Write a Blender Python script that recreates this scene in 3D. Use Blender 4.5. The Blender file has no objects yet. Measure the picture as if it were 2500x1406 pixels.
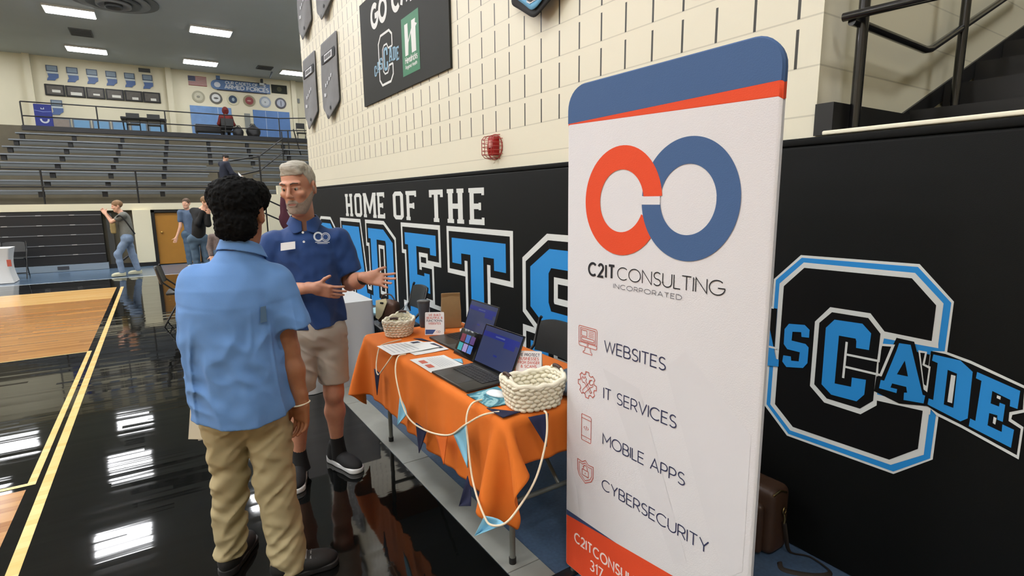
import bpy, bmesh, math, random
import numpy as np
from mathutils import Vector, Matrix, Euler

random.seed(7)
rng = np.random.default_rng(7)
SC = bpy.context.scene
COL = SC.collection
PI = math.pi

# ------------------------------------------------------------------ camera, light, exposure
CAM_H, CAM_F = 1.62, 1317.87            # eye height in metres, focal length in pixels of a 2500 px wide frame
CAM_YAW, CAM_PITCH, CAM_ROLL = .577796, .163163, .0111632
def cam_axes():
    y, p, r = CAM_YAW, CAM_PITCH, CAM_ROLL
    f = Vector((math.sin(y)*math.cos(p), math.cos(y)*math.cos(p), -math.sin(p)))
    rt = Vector((math.cos(y), -math.sin(y), 0)); dn = f.cross(rt)
    return rt*math.cos(r)+dn*math.sin(r), -rt*math.sin(r)+dn*math.cos(r), f
_r, _d, _f = cam_axes()
cam_data = bpy.data.cameras.new('camera'); cam = bpy.data.objects.new('camera', cam_data); COL.objects.link(cam)
M3 = Matrix((_r, -_d, -_f)).transposed()
cam.matrix_world = Matrix.Translation((0, 0, CAM_H)) @ M3.to_4x4()
cam_data.sensor_fit = 'HORIZONTAL'; cam_data.sensor_width = 36.0; cam_data.lens = CAM_F/2500*36
cam_data.clip_start = .05; cam_data.clip_end = 200
SC.camera = cam
w = bpy.data.worlds.new('world'); SC.world = w; w.use_nodes = True
w.node_tree.nodes['Background'].inputs[0].default_value = (.8, .86, 1, 1)
w.node_tree.nodes['Background'].inputs[1].default_value = .05
SC.view_settings.view_transform = 'Standard'; SC.view_settings.look = 'None'
SC.view_settings.gamma = 1; SC.view_settings.use_curve_mapping = False
SC.view_settings.exposure = 0.18
try:
    SC.cycles.use_denoising = True
    SC.cycles.max_bounces = 8; SC.cycles.diffuse_bounces = 4; SC.cycles.glossy_bounces = 4
    SC.cycles.sample_clamp_indirect = 6
except Exception: pass
LAMP_POWER, FAR_POWER = 52.0, 20.0      # radiance of the gym lights' diffusers over the court and over the bleachers

# ------------------------------------------------------------------ materials
def lin(c):
    if isinstance(c, str):
        c = c.lstrip('#'); c = [int(c[i:i+2], 16)/255 for i in (0, 2, 4)]
        c = [x/12.92 if x <= .04045 else ((x+.055)/1.055)**2.4 for x in c]
    return (c[0], c[1], c[2], 1.0)
class NT:
    def __init__(s, m):
        m.use_nodes = True; s.t = m.node_tree; s.n = s.t.nodes; s.b = s.n['Principled BSDF']
    def new(s, k, **kw):
        n = s.n.new(k)
        for a, v in kw.items():
            if a == 'ins':
                for i, x in v.items():
                    if hasattr(x, 'links'): s.t.links.new(x, n.inputs[i])
                    else: n.inputs[i].default_value = x
            else: setattr(n, a, v)
        return n
    def link(s, a, b): s.t.links.new(a, b)
    def math(s, op, a, b=None, c=None):
        n = s.new('ShaderNodeMath', operation=op)
        for i, x in enumerate((a, b, c)):
            if x is None: continue
            if hasattr(x, 'links'): s.link(x, n.inputs[i])
            else: n.inputs[i].default_value = x
        return n.outputs[0]
    def mix(s, fac, a, b):
        n = s.new('ShaderNodeMix', data_type='RGBA')
        for i, x in ((0, fac), (6, a), (7, b)):
            if hasattr(x, 'links'): s.link(x, n.inputs[i])
            else: n.inputs[i].default_value = x
        return n.outputs[2]
MATS = {}
def mat(name, color, rough=.6, metal=0, spec=.5, noise=0, nscale=40, bump=0, bscale=200, coat=0, emit=0, sheen=0, sss=0, alpha=1):
    if name in MATS: return MATS[name]
    m = bpy.data.materials.new(name); t = NT(m); b = t.b
    c = lin(color)
    b.inputs['Base Color'].default_value = c; b.inputs['Roughness'].default_value = rough
    b.inputs['Metallic'].default_value = metal; b.inputs['Specular IOR Level'].default_value = spec
    b.inputs['Coat Weight'].default_value = coat; b.inputs['Sheen Weight'].default_value = sheen
    if sss:
        b.inputs['Subsurface Weight'].default_value = sss; b.inputs['Subsurface Scale'].default_value = .01
    if alpha < 1: b.inputs['Alpha'].default_value = alpha
    if emit:
        b.inputs['Emission Color'].default_value = c; b.inputs['Emission Strength'].default_value = emit
    tc = t.new('ShaderNodeTexCoord').outputs['Object'] if (noise or bump) else None
    if noise:
        n = t.new('ShaderNodeTexNoise', ins={0: tc, 'Scale': nscale, 'Detail': 4.0})
        d = [max(0, x*(1-noise)) for x in c[:3]]+[1]; l = [min(1, x*(1+noise)) for x in c[:3]]+[1]
        t.link(t.mix(n.outputs[0], d, l), b.inputs['Base Color'])
    if bump:
        n = t.new('ShaderNodeTexNoise', ins={0: tc, 'Scale': bscale, 'Detail': 3.0})
        bp = t.new('ShaderNodeBump', ins={'Strength': bump, 'Distance': .01, 'Height': n.outputs[0]})
        t.link(bp.outputs[0], b.inputs['Normal'])
    MATS[name] = m; return m

# ------------------------------------------------------------------ objects
def tag(o, label=None, cat=None, group=None, kind=None):
    if label: o['label'] = label
    if cat: o['category'] = cat
    if group: o['group'] = group
    if kind: o['kind'] = kind
    return o
def thing(name, label, cat, loc=(0, 0, 0), rz=0, group=None, kind=None, rot=None):
    o = bpy.data.objects.new(name, None); COL.objects.link(o); o.empty_display_size = .05
    o.location = loc; o.rotation_euler = rot if rot else (0, 0, rz)
    bpy.context.evaluated_depsgraph_get() if False else None
    o['_mw'] = 0; del o['_mw']
    return tag(o, label, cat, group, kind)
def mw(o):
    m = Matrix.LocRotScale(o.location, o.rotation_euler, o.scale)
    return mw(o.parent) @ m if o.parent else m
def link_mesh(name, me, mats, parent=None):
    o = bpy.data.objects.new(name, me); COL.objects.link(o)
    for m in (mats if isinstance(mats, (list, tuple)) else [mats]): me.materials.append(m)
    if parent: o.parent = parent
    return o
def dup_tree(o, parent=None):
    c = o.copy(); COL.objects.link(c)
    if parent: c.parent = parent
    for ch in list(o.children): dup_tree(ch, c)
    return c
def smooth_angle(me, ang=40):
    bm = bmesh.new(); bm.from_mesh(me); a = math.radians(ang)
    for f in bm.faces: f.smooth = True
    for e in bm.edges:
        if len(e.link_faces) == 2 and e.calc_face_angle(0) > a: e.smooth = False
    bm.to_mesh(me); bm.free()

class MB:
    """collects shapes and links them as one mesh object"""
    def __init__(s): s.v = []; s.f = []; s.mi = []
    def add(s, vs, fs, mi=0, M=None):
        k = len(s.v)
        s.v += [tuple(M @ Vector(v)) if M else tuple(v) for v in vs]
        s.f += [tuple(i+k for i in f) for f in fs]; s.mi += [mi]*len(fs); return s
    def box(s, c, size, mi=0, rz=0, M=None, bev=0, rot=None):
        x, y, z = [a/2 for a in size]
        if bev > 0:
            b = min(bev, x*.99, y*.99, z*.99); bm = bmesh.new(); bmesh.ops.create_cube(bm, size=1)
            for v in bm.verts: v.co = Vector((v.co.x*2*x, v.co.y*2*y, v.co.z*2*z))
            bmesh.ops.bevel(bm, geom=list(bm.edges), offset=b, segments=3 if b > .004 else 2, profile=.5, affect='EDGES')
            bm.verts.index_update(); vs = [v.co.copy() for v in bm.verts]; fs = [[v.index for v in f.verts] for f in bm.faces]; bm.free()
        else:
            vs = [Vector((a*x, b*y, d*z)) for a in (-1, 1) for b in (-1, 1) for d in (-1, 1)]
            fs = [(0, 1, 3, 2), (4, 6, 7, 5), (0, 4, 5, 1), (2, 3, 7, 6), (0, 2, 6, 4), (1, 5, 7, 3)]
        R = Euler(rot).to_matrix().to_4x4() if rot else Matrix.Rotation(rz, 4, 'Z')
        T = Matrix.Translation(c) @ R
        return s.add(vs, fs, mi, (M @ T) if M else T)
    def tube(s, pts, r, n=10, mi=0, closed=False, caps=True, M=None, flat=1):
        pts = [Vector(p) for p in pts]; N = len(pts)
        rs = r if isinstance(r, (list, tuple)) else [r]*N
        vs = []; up = None
        for i, p in enumerate(pts):
            if closed: t = pts[(i+1) % N]-pts[i-1]
            else: t = pts[min(i+1, N-1)]-pts[max(i-1, 0)]
            t.normalize()
            if up is None:
                up = Vector((0, 0, 1)) if abs(t.z) < .9 else Vector((1, 0, 0))
            a = t.cross(up)
            if a.length < 1e-6: a = t.orthogonal()
            a.normalize(); b = a.cross(t).normalized(); up = b
            for k in range(n):
                q = 2*PI*k/n; vs.append(p+a*math.cos(q)*rs[i]+b*math.sin(q)*rs[i]*flat)
        fs = []
        for i in range(N if closed else N-1):
            j = (i+1) % N
            for k in range(n): fs.append((i*n+k, i*n+(k+1) % n, j*n+(k+1) % n, j*n+k))
        if caps and not closed:
            fs.append(tuple(range(n-1, -1, -1))); fs.append(tuple((N-1)*n+k for k in range(n)))
        return s.add(vs, fs, mi, M)
    def cyl(s, a, b, r, n=16, mi=0, r2=None, M=None): return s.tube([a, b], [r, r if r2 is None else r2], n, mi, M=M)
    def lathe(s, prof, n=24, c=(0, 0, 0), mi=0, M=None, sx=1, sy=1):
        vs = [(c[0]+r*math.cos(2*PI*k/n)*sx, c[1]+r*math.sin(2*PI*k/n)*sy, c[2]+z) for r, z in prof for k in range(n)]
        fs = [(i*n+k, i*n+(k+1) % n, (i+1)*n+(k+1) % n, (i+1)*n+k) for i in range(len(prof)-1) for k in range(n)]
        fs.append(tuple(range(n-1, -1, -1))); fs.append(tuple((len(prof)-1)*n+k for k in range(n)))
        return s.add(vs, fs, mi, M)
    def ell(s, c, r, n=10, mi=0, M=None, rot=None):
        vs = []; fs = []; m = n//2+1
        for i in range(m+1):
            th = PI*i/m
            for k in range(n): vs.append(Vector((r[0]*math.sin(th)*math.cos(2*PI*k/n), r[1]*math.sin(th)*math.sin(2*PI*k/n), r[2]*math.cos(th))))
        for i in range(m):
            for k in range(n): fs.append((i*n+k, (i+1)*n+k, (i+1)*n+(k+1) % n, i*n+(k+1) % n))
        T = Matrix.Translation(c) @ (Euler(rot).to_matrix().to_4x4() if rot else Matrix.Identity(4))
        return s.add(vs, fs, mi, (M @ T) if M else T)
    def prism(s, poly, fr, d0, d1, mi=0, back=True):
        """poly in (u,v); fr(u,v,d) -> point; extruded from depth d0 to d1"""
        n = len(poly); A = sum(poly[i][0]*poly[(i+1) % n][1]-poly[(i+1) % n][0]*poly[i][1] for i in range(n))
        P = poly if A > 0 else poly[::-1]
        vs = [fr(u, v, d1) for u, v in P]+[fr(u, v, d0) for u, v in P]
        fs = [tuple(range(n))]+[(i, n+i, n+(i+1) % n, (i+1) % n) for i in range(n)]
        if back: fs.append(tuple(range(2*n-1, n-1, -1)))
        return s.add(vs, fs, mi)
    def build(s, name, mats, parent=None, smooth=0, world=False, fix=True, kind=None):
        me = bpy.data.meshes.new(name)
        v = s.v
        if world and parent:
            I = mw(parent).inverted(); v = [tuple(I @ Vector(p)) for p in v]
        me.from_pydata(v, [], s.f)
        for p, i in zip(me.polygons, s.mi): p.material_index = i
        if fix:
            bm = bmesh.new(); bm.from_mesh(me); bmesh.ops.recalc_face_normals(bm, faces=bm.faces)
            big = [f for f in bm.faces if len(f.verts) > 4]
            if big: bmesh.ops.triangulate(bm, faces=big)
            bm.to_mesh(me); bm.free()
        if smooth: smooth_angle(me, smooth)
        o = link_mesh(name, me, mats, parent)
        if kind: o['kind'] = kind
        return o
def struct(name, mb, mats, smooth=0):
    o = mb.build(name, mats, smooth=smooth); o['kind'] = 'structure'; return o

# ------------------------------------------------------------------ smooth solids: distance field + surface nets
def V3(p): return np.array(p, np.float32)
def sd_cap(P, a, b, ra, rb=None):
    rb = ra if rb is None else rb; a = V3(a); b = V3(b); ab = b-a
    t = np.clip(((P-a) @ ab)/max(float(ab @ ab), 1e-9), 0, 1)
    return np.linalg.norm(P-a-t[..., None]*ab, axis=-1)-(ra+(rb-ra)*t)
def sd_ell(P, c, r, R=None):
    q = P-V3(c)
    if R is not None: q = q @ np.array(R, np.float32)      # R columns = local axes
    r = V3(r); k0 = np.linalg.norm(q/r, axis=-1); k1 = np.linalg.norm(q/(r*r), axis=-1)+1e-6
    return k0*(k0-1)/k1
def sd_box(P, c, h, rad=0, R=None):
    q = P-V3(c)
    if R is not None: q = q @ np.array(R, np.float32)
    q = np.abs(q)-(V3(h)-rad)
    return np.linalg.norm(np.maximum(q, 0), axis=-1)+np.minimum(q.max(-1), 0)-rad
def sd_secs(P, secs, axis=2, pw=2.0):
    """stack of elliptical sections (t, cx, cy, rx, ry) along z, smoothly interpolated"""
    S = np.array(secs, np.float32); z = P[..., 2]
    zc = np.clip(z, S[0, 0], S[-1, 0]); c = [np.interp(zc, S[:, 0], S[:, i]) for i in (1, 2, 3, 4)]
    x = np.abs(P[..., 0]-c[0])/c[2]; y = np.abs(P[..., 1]-c[1])/c[3]
    k = (x**pw+y**pw)**(1/pw); d = (k-1)*np.minimum(c[2], c[3])
    return np.maximum(d, np.abs(z-zc)-0.0) if False else np.where(z == zc, d, np.sqrt(np.maximum(d, 0)**2+(z-zc)**2))
def smin(a, b, k):
    h = np.clip(.5+.5*(b-a)/k, 0, 1); return b*(1-h)+a*h-k*h*(1-h)
def smax(a, b, k): return -smin(-a, -b, k)
def surf_nets(fn, lo, hi, h):
    lo = np.array(lo, float); n = np.ceil((np.array(hi, float)-lo)/h).astype(int)+1
    ax = [lo[i]+h*np.arange(n[i]) for i in range(3)]
    B = 8; nb = (n+B-1)//B; cs = B*h                       # coarse pass, then only blocks near the surface
    cg = np.stack(np.meshgrid(*[lo[i]+cs*(np.arange(nb[i])+.5) for i in range(3)], indexing='ij'), -1).astype(np.float32)
    cd = fn(cg.reshape(-1, 3)).reshape(nb); near = np.abs(cd) < cs*1.6
    D = np.repeat(np.repeat(np.repeat(np.where(cd < 0, -1, 1).astype(np.float32), B, 0), B, 1), B, 2)[:n[0], :n[1], :n[2]].copy()
    ib = np.argwhere(near); off = np.stack(np.meshgrid(*[np.arange(B)]*3, indexing='ij'), -1).reshape(-1, 3)
    for i in range(0, len(ib), 400):
        J = (ib[i:i+400, None]*B+off[None]).reshape(-1, 3); J = J[(J < n).all(1)]
        D[J[:, 0], J[:, 1], J[:, 2]] = fn((J*h+lo).astype(np.float32))
    S = D < 0
    c = np.zeros(n-1, np.uint8)
    for dx in (0, 1):
        for dy in (0, 1):
            for dz in (0, 1): c += S[dx:n[0]-1+dx, dy:n[1]-1+dy, dz:n[2]-1+dz]
    act = (c > 0) & (c < 8); idx = -np.ones(n-1, int); ids = np.argwhere(act); idx[act] = np.arange(len(ids))
    acc = np.zeros((len(ids), 3)); cnt = np.zeros(len(ids))
    for a in range(3):
        o1, o2 = [k for k in range(3) if k != a]
        for p in (0, 1):
            for q in (0, 1):
                A = ids.copy(); A[:, o1] += p; A[:, o2] += q; B = A.copy(); B[:, a] += 1
                da = D[A[:, 0], A[:, 1], A[:, 2]]; db = D[B[:, 0], B[:, 1], B[:, 2]]
                m = (da < 0) != (db < 0); t = np.where(m, da/np.where(m, da-db, 1), 0)
                pt = A.astype(float); pt[:, a] += t; acc[m] += pt[m]; cnt[m] += 1
    V = acc/cnt[:, None]*h+lo
    F = []
    for a in range(3):
        o1, o2 = (a+1) % 3, (a+2) % 3
        sl = [slice(None)]*3; sl[a] = slice(0, n[a]-1); s2 = [slice(None)]*3; s2[a] = slice(1, n[a])
        s1_, s2_ = S[tuple(sl)], S[tuple(s2)]; E = np.argwhere(s1_ != s2_)
        E = E[(E[:, o1] > 0) & (E[:, o2] > 0) & (E[:, o1] < n[o1]-1) & (E[:, o2] < n[o2]-1)]
        q = []
        for p, r in ((1, 1), (0, 1), (0, 0), (1, 0)):
            A = E.copy(); A[:, o1] -= p; A[:, o2] -= r; q.append(idx[A[:, 0], A[:, 1], A[:, 2]])
        Q = np.stack(q, 1); fl = s1_[E[:, 0], E[:, 1], E[:, 2]]
        Q[~fl] = Q[~fl][:, ::-1]; F.append(Q)
    return V, np.concatenate(F)
_VT = np.random.default_rng(3).random((32, 32, 32)).astype(np.float32)*2-1
def vnoise(P):
    i = np.floor(P).astype(int); f = P-i; f = f*f*(3-2*f); r = 0
    for dx in (0, 1):
        for dy in (0, 1):
            for dz in (0, 1):
                wgt = (f[..., 0] if dx else 1-f[..., 0])*(f[..., 1] if dy else 1-f[..., 1])*(f[..., 2] if dz else 1-f[..., 2])
                r = r+wgt*_VT[(i[..., 0]+dx) % 32, (i[..., 1]+dy) % 32, (i[..., 2]+dz) % 32]
    return r
def rotz(a): c, s = math.cos(a), math.sin(a); return np.array([[c, -s, 0], [s, c, 0], [0, 0, 1]], np.float32)
def solid(name, fn, lo, hi, h, mats, parent=None, pick=None, relax=1, kind=None):
    """mesh of the zero surface of fn, in the parent's local space; pick(V)->material index per face centre"""
    V, F = surf_nets(fn, lo, hi, h)
    for _ in range(relax):
        s = np.zeros_like(V); c = np.zeros(len(V))
        for i in range(4):
            j = (i+1) % 4
            np.add.at(s, F[:, i], V[F[:, j]]); np.add.at(c, F[:, i], 1)
            np.add.at(s, F[:, j], V[F[:, i]]); np.add.at(c, F[:, j], 1)
        V = V*.5+.5*s/c[:, None]
    me = bpy.data.meshes.new(name); me.from_pydata(V.tolist(), [], F.tolist())
    me.polygons.foreach_set('use_smooth', [True]*len(F))
    if pick is not None:
        me.polygons.foreach_set('material_index', np.asarray(pick(V[F].mean(1)), int).tolist())
    me.update()
    o = link_mesh(name, me, mats, parent)
    if kind: o['kind'] = kind
    return o

# ------------------------------------------------------------------ lettering
def arc(cx, cy, rx, ry, a0, a1, n=10): return [(cx+rx*math.cos(math.radians(a0+(a1-a0)*i/n)), cy+ry*math.sin(math.radians(a0+(a1-a0)*i/n))) for i in range(n+1)]
def _bowl(x, y0, y1, w): r = (y1-y0)/2; return [(x, y1)]+[(w-r+r*math.cos(math.radians(90-18*i)), (y0+y1)/2+r*math.sin(math.radians(90-18*i))) for i in range(11)]+[(x, y0)]
G = {  # thin upright sans: (width, strokes), cap height 1
 'A': (.78, [[(0, 0), (.39, 1), (.78, 0)], [(.13, .32), (.65, .32)]]), 'B': (.62, [[(0, 0), (0, 1)], _bowl(0, .52, 1, .56), _bowl(0, 0, .52, .62)]),
 'C': (.85, [arc(.5, .5, .5, .5, 48, 312, 20)]), 'D': (.78, [[(0, 0), (0, 1)], [(0, 1), (.28, 1)]+arc(.28, .5, .5, .5, 90, -90, 14)+[(0, 0)]]),
 'E': (.55, [[(.55, 1), (0, 1), (0, 0), (.55, 0)], [(0, .52), (.5, .52)]]), 'F': (.55, [[(.55, 1), (0, 1), (0, 0)], [(0, .5), (.5, .5)]]),
 'G': (.95, [arc(.5, .5, .5, .5, 48, 350, 20)+[(.98, .48), (.55, .48)]]), 'H': (.7, [[(0, 0), (0, 1)], [(.7, 0), (.7, 1)], [(0, .52), (.7, .52)]]),
 'I': (.0, [[(0, 0), (0, 1)]]), 'J': (.45, [[(.45, 1), (.45, .28)]+arc(.22, .26, .23, .26, 0, -150, 8)]), 'K': (.62, [[(0, 0), (0, 1)], [(.6, 1), (0, .4)], [(.22, .6), (.64, 0)]]),
 'L': (.42, [[(0, 1), (0, 0), (.48, 0)]]), 'M': (.86, [[(0, 0), (0, 1), (.43, .35), (.86, 1), (.86, 0)]]), 'N': (.74, [[(0, 0), (0, 1), (.74, 0), (.74, 1)]]),
 'O': (1.0, [arc(.5, .5, .5, .5, 90, 450, 28)]), 'P': (.58, [[(0, 0), (0, 1)], _bowl(0, .42, 1, .58)]), 'Q': (1.0, [arc(.5, .5, .5, .5, 90, 450, 28), [(.6, .3), (.95, 0)]]),
 'R': (.6, [[(0, 0), (0, 1)], _bowl(0, .44, 1, .58), [(.3, .44), (.62, 0)]]),
 'S': (.56, [arc(.3, .745, .26, .255, 35, 260, 12)+arc(.28, .245, .28, .245, 82, -148, 12)]), 'T': (.64, [[(0, 1), (.64, 1)], [(.32, 1), (.32, 0)]]),
 'U': (.68, [[(0, 1), (0, .34)]+arc(.34, .34, .34, .34, 180, 360, 12)+[(.68, 1)]]), 'V': (.74, [[(0, 1), (.37, 0), (.74, 1)]]), 'W': (1.1, [[(0, 1), (.28, 0), (.55, .95), (.82, 0), (1.1, 1)]]),
 'X': (.66, [[(0, 0), (.66, 1)], [(0, 1), (.66, 0)]]), 'Y': (.68, [[(0, 1), (.34, .46), (.68, 1)], [(.34, .46), (.34, 0)]]), 'Z': (.6, [[(0, 1), (.6, 1), (0, 0), (.6, 0)]]),
 '&': (.7, [[(.7, 0), (.14, .68)]+arc(.3, .8, .18, .2, 200, -20, 8)+[(.1, .4)]+arc(.26, .22, .24, .22, 150, 330, 8)+[(.66, .45)]]),
 '2': (.56, [arc(.28, .73, .27, .27, 165, -35, 10)+[(0, 0), (.58, 0)]]), '3': (.54, [arc(.26, .75, .24, .25, 150, -90, 10), arc(.26, .25, .28, .25, 90, -150, 10)]),
 '1': (.22, [[(0, .82), (.22, 1), (.22, 0)]]), '7': (.54, [[(0, 1), (.54, 1), (.16, 0)]]), '.': (.05, [[(0, .03), (.05, .03)]]), '-': (.3, [[(0, .45), (.3, .45)]]), ' ': (.3, [])}
def ribbon(mb, pts, wd, fr, d=0, mi=0, closed=False):
    P = [Vector((p[0], p[1])) for p in pts]; n = len(P)
    if n > 2 and (P[0]-P[-1]).length < 1e-5: closed = True; P = P[:-1]; n -= 1
    L = []; Rr = []
    for i in range(n):
        if closed: a, b = P[i]-P[i-1], P[(i+1) % n]-P[i]
        else:
            a = P[i]-P[i-1] if i else P[1]-P[0]; b = P[i+1]-P[i] if i < n-1 else a
        a = a.normalized(); b = b.normalized(); na = Vector((-a.y, a.x)); nb = Vector((-b.y, b.x)); m = na+nb
        m = na if m.length < .3 else m.normalized(); s = min(1/max(m.dot(na), .35), 2.2)*wd/2
        L.append(P[i]+m*s); Rr.append(P[i]-m*s)
    vs = [fr(p.x, p.y, d) for p in L]+[fr(p.x, p.y, d) for p in Rr]
    mb.add(vs, [(n+i, n+(i+1) % n, (i+1) % n, i) for i in range(n if closed else n-1)], mi)
def outline(mb, L, wd, fr, d=0, mi=0):
    """band of width wd along a closed polygon, square-ended edges with mitred outer corners"""
    n = len(L); A = sum(L[i][0]*L[(i+1) % n][1]-L[(i+1) % n][0]*L[i][1] for i in range(n)); sg = 1 if A > 0 else -1; h = wd/2
    for i in range(n):
        a, b = Vector(L[i]), Vector(L[(i+1) % n]); t = (b-a).normalized(); nn = Vector((-t.y, t.x))
        def ext(u, v):
            c = max(-1, min(1, u.dot(v))); return h*math.tan(math.acos(c)/2) if math.acos(c) < 2.4 else h
        tp = (a-Vector(L[i-1])).normalized(); tn = (Vector(L[(i+2) % n])-b).normalized()
        e0, e1 = ext(tp, t), ext(t, tn)
        x0 = e0 if (tp.x*t.y-tp.y*t.x)*sg > 0 else -e0*0; x1 = e1 if (t.x*tn.y-t.y*tn.x)*sg > 0 else 0
        o = -sg                                                        # outer side of the edge
        q = [a-t*x0+nn*o*h, b+t*x1+nn*o*h, b+nn*(-o)*h*0, a+nn*(-o)*h*0]
        y0 = e0 if x0 == 0 else 0; y1 = e1 if x1 == 0 else 0
        r = [a-t*y0-nn*o*h, b+t*y1-nn*o*h]
        d += 5e-6; mb.add([fr(p.x, p.y, d) for p in (q[0], q[1], b, a)], [(0, 1, 2, 3)], mi); d += 5e-6; mb.add([fr(p.x, p.y, d) for p in (a, b, r[1], r[0])], [(0, 1, 2, 3)], mi)
def text_width(t, h, gap=.2, sx=1): return sum((G[c][0]*sx+gap) for c in t)*h-gap*h
def write(mb, t, u, v, h, wt, fr, d=0, mi=0, gap=.2, width=None, sx=1, slant=0):
    """strokes of text t with its baseline start at (u,v), cap height h, pen width wt"""
    if width: sx = (width/h-gap*(len(t)-1))/max(sum(G[c][0] for c in t), 1e-6)
    x = u
    for c in t:
        gw, st = G[c]
        for s in st: d += 4e-6; ribbon(mb, [(x+(p[0]*sx+p[1]*slant)*h, v+p[1]*h) for p in s], wt, fr, d, mi)
        x += (gw*sx+gap)*h
    return x
def offset_poly(P, d):
    """grow a polygon by d (mitred)"""
    n = len(P); A = sum(P[i][0]*P[(i+1) % n][1]-P[(i+1) % n][0]*P[i][1] for i in range(n))
    if A < 0: P = P[::-1]
    o = []
    for i in range(n):
        p = Vector(P[i]); a = (p-Vector(P[i-1])).normalized(); b = (Vector(P[(i+1) % n])-p).normalized()
        na = Vector((a.y, -a.x)); nb = Vector((b.y, -b.x)); m = na+nb
        if m.length < .2: o.append(tuple(p+na*d)); continue
        m.normalize(); o.append(tuple(p+m*(d/max(m.dot(na), .5))))
    return o
def flat_poly(mb, P, fr, d, mi=0):
    from mathutils.geometry import tessellate_polygon
    vs = [fr(u, v, d) for u, v in P]
    tris = tessellate_polygon([[Vector((u, v, 0)) for u, v in P]])
    mb.add(vs, [tuple(t) for t in tris], mi)
def flat_holes(mb, loops, fr, d, mi=0):
    from mathutils.geometry import tessellate_polygon
    vs = [fr(u, v, d) for L in loops for u, v in L]
    tris = tessellate_polygon([[Vector((u, v, 0)) for u, v in L] for L in loops])
    mb.add(vs, [tuple(t) for t in tris], mi)
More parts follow.
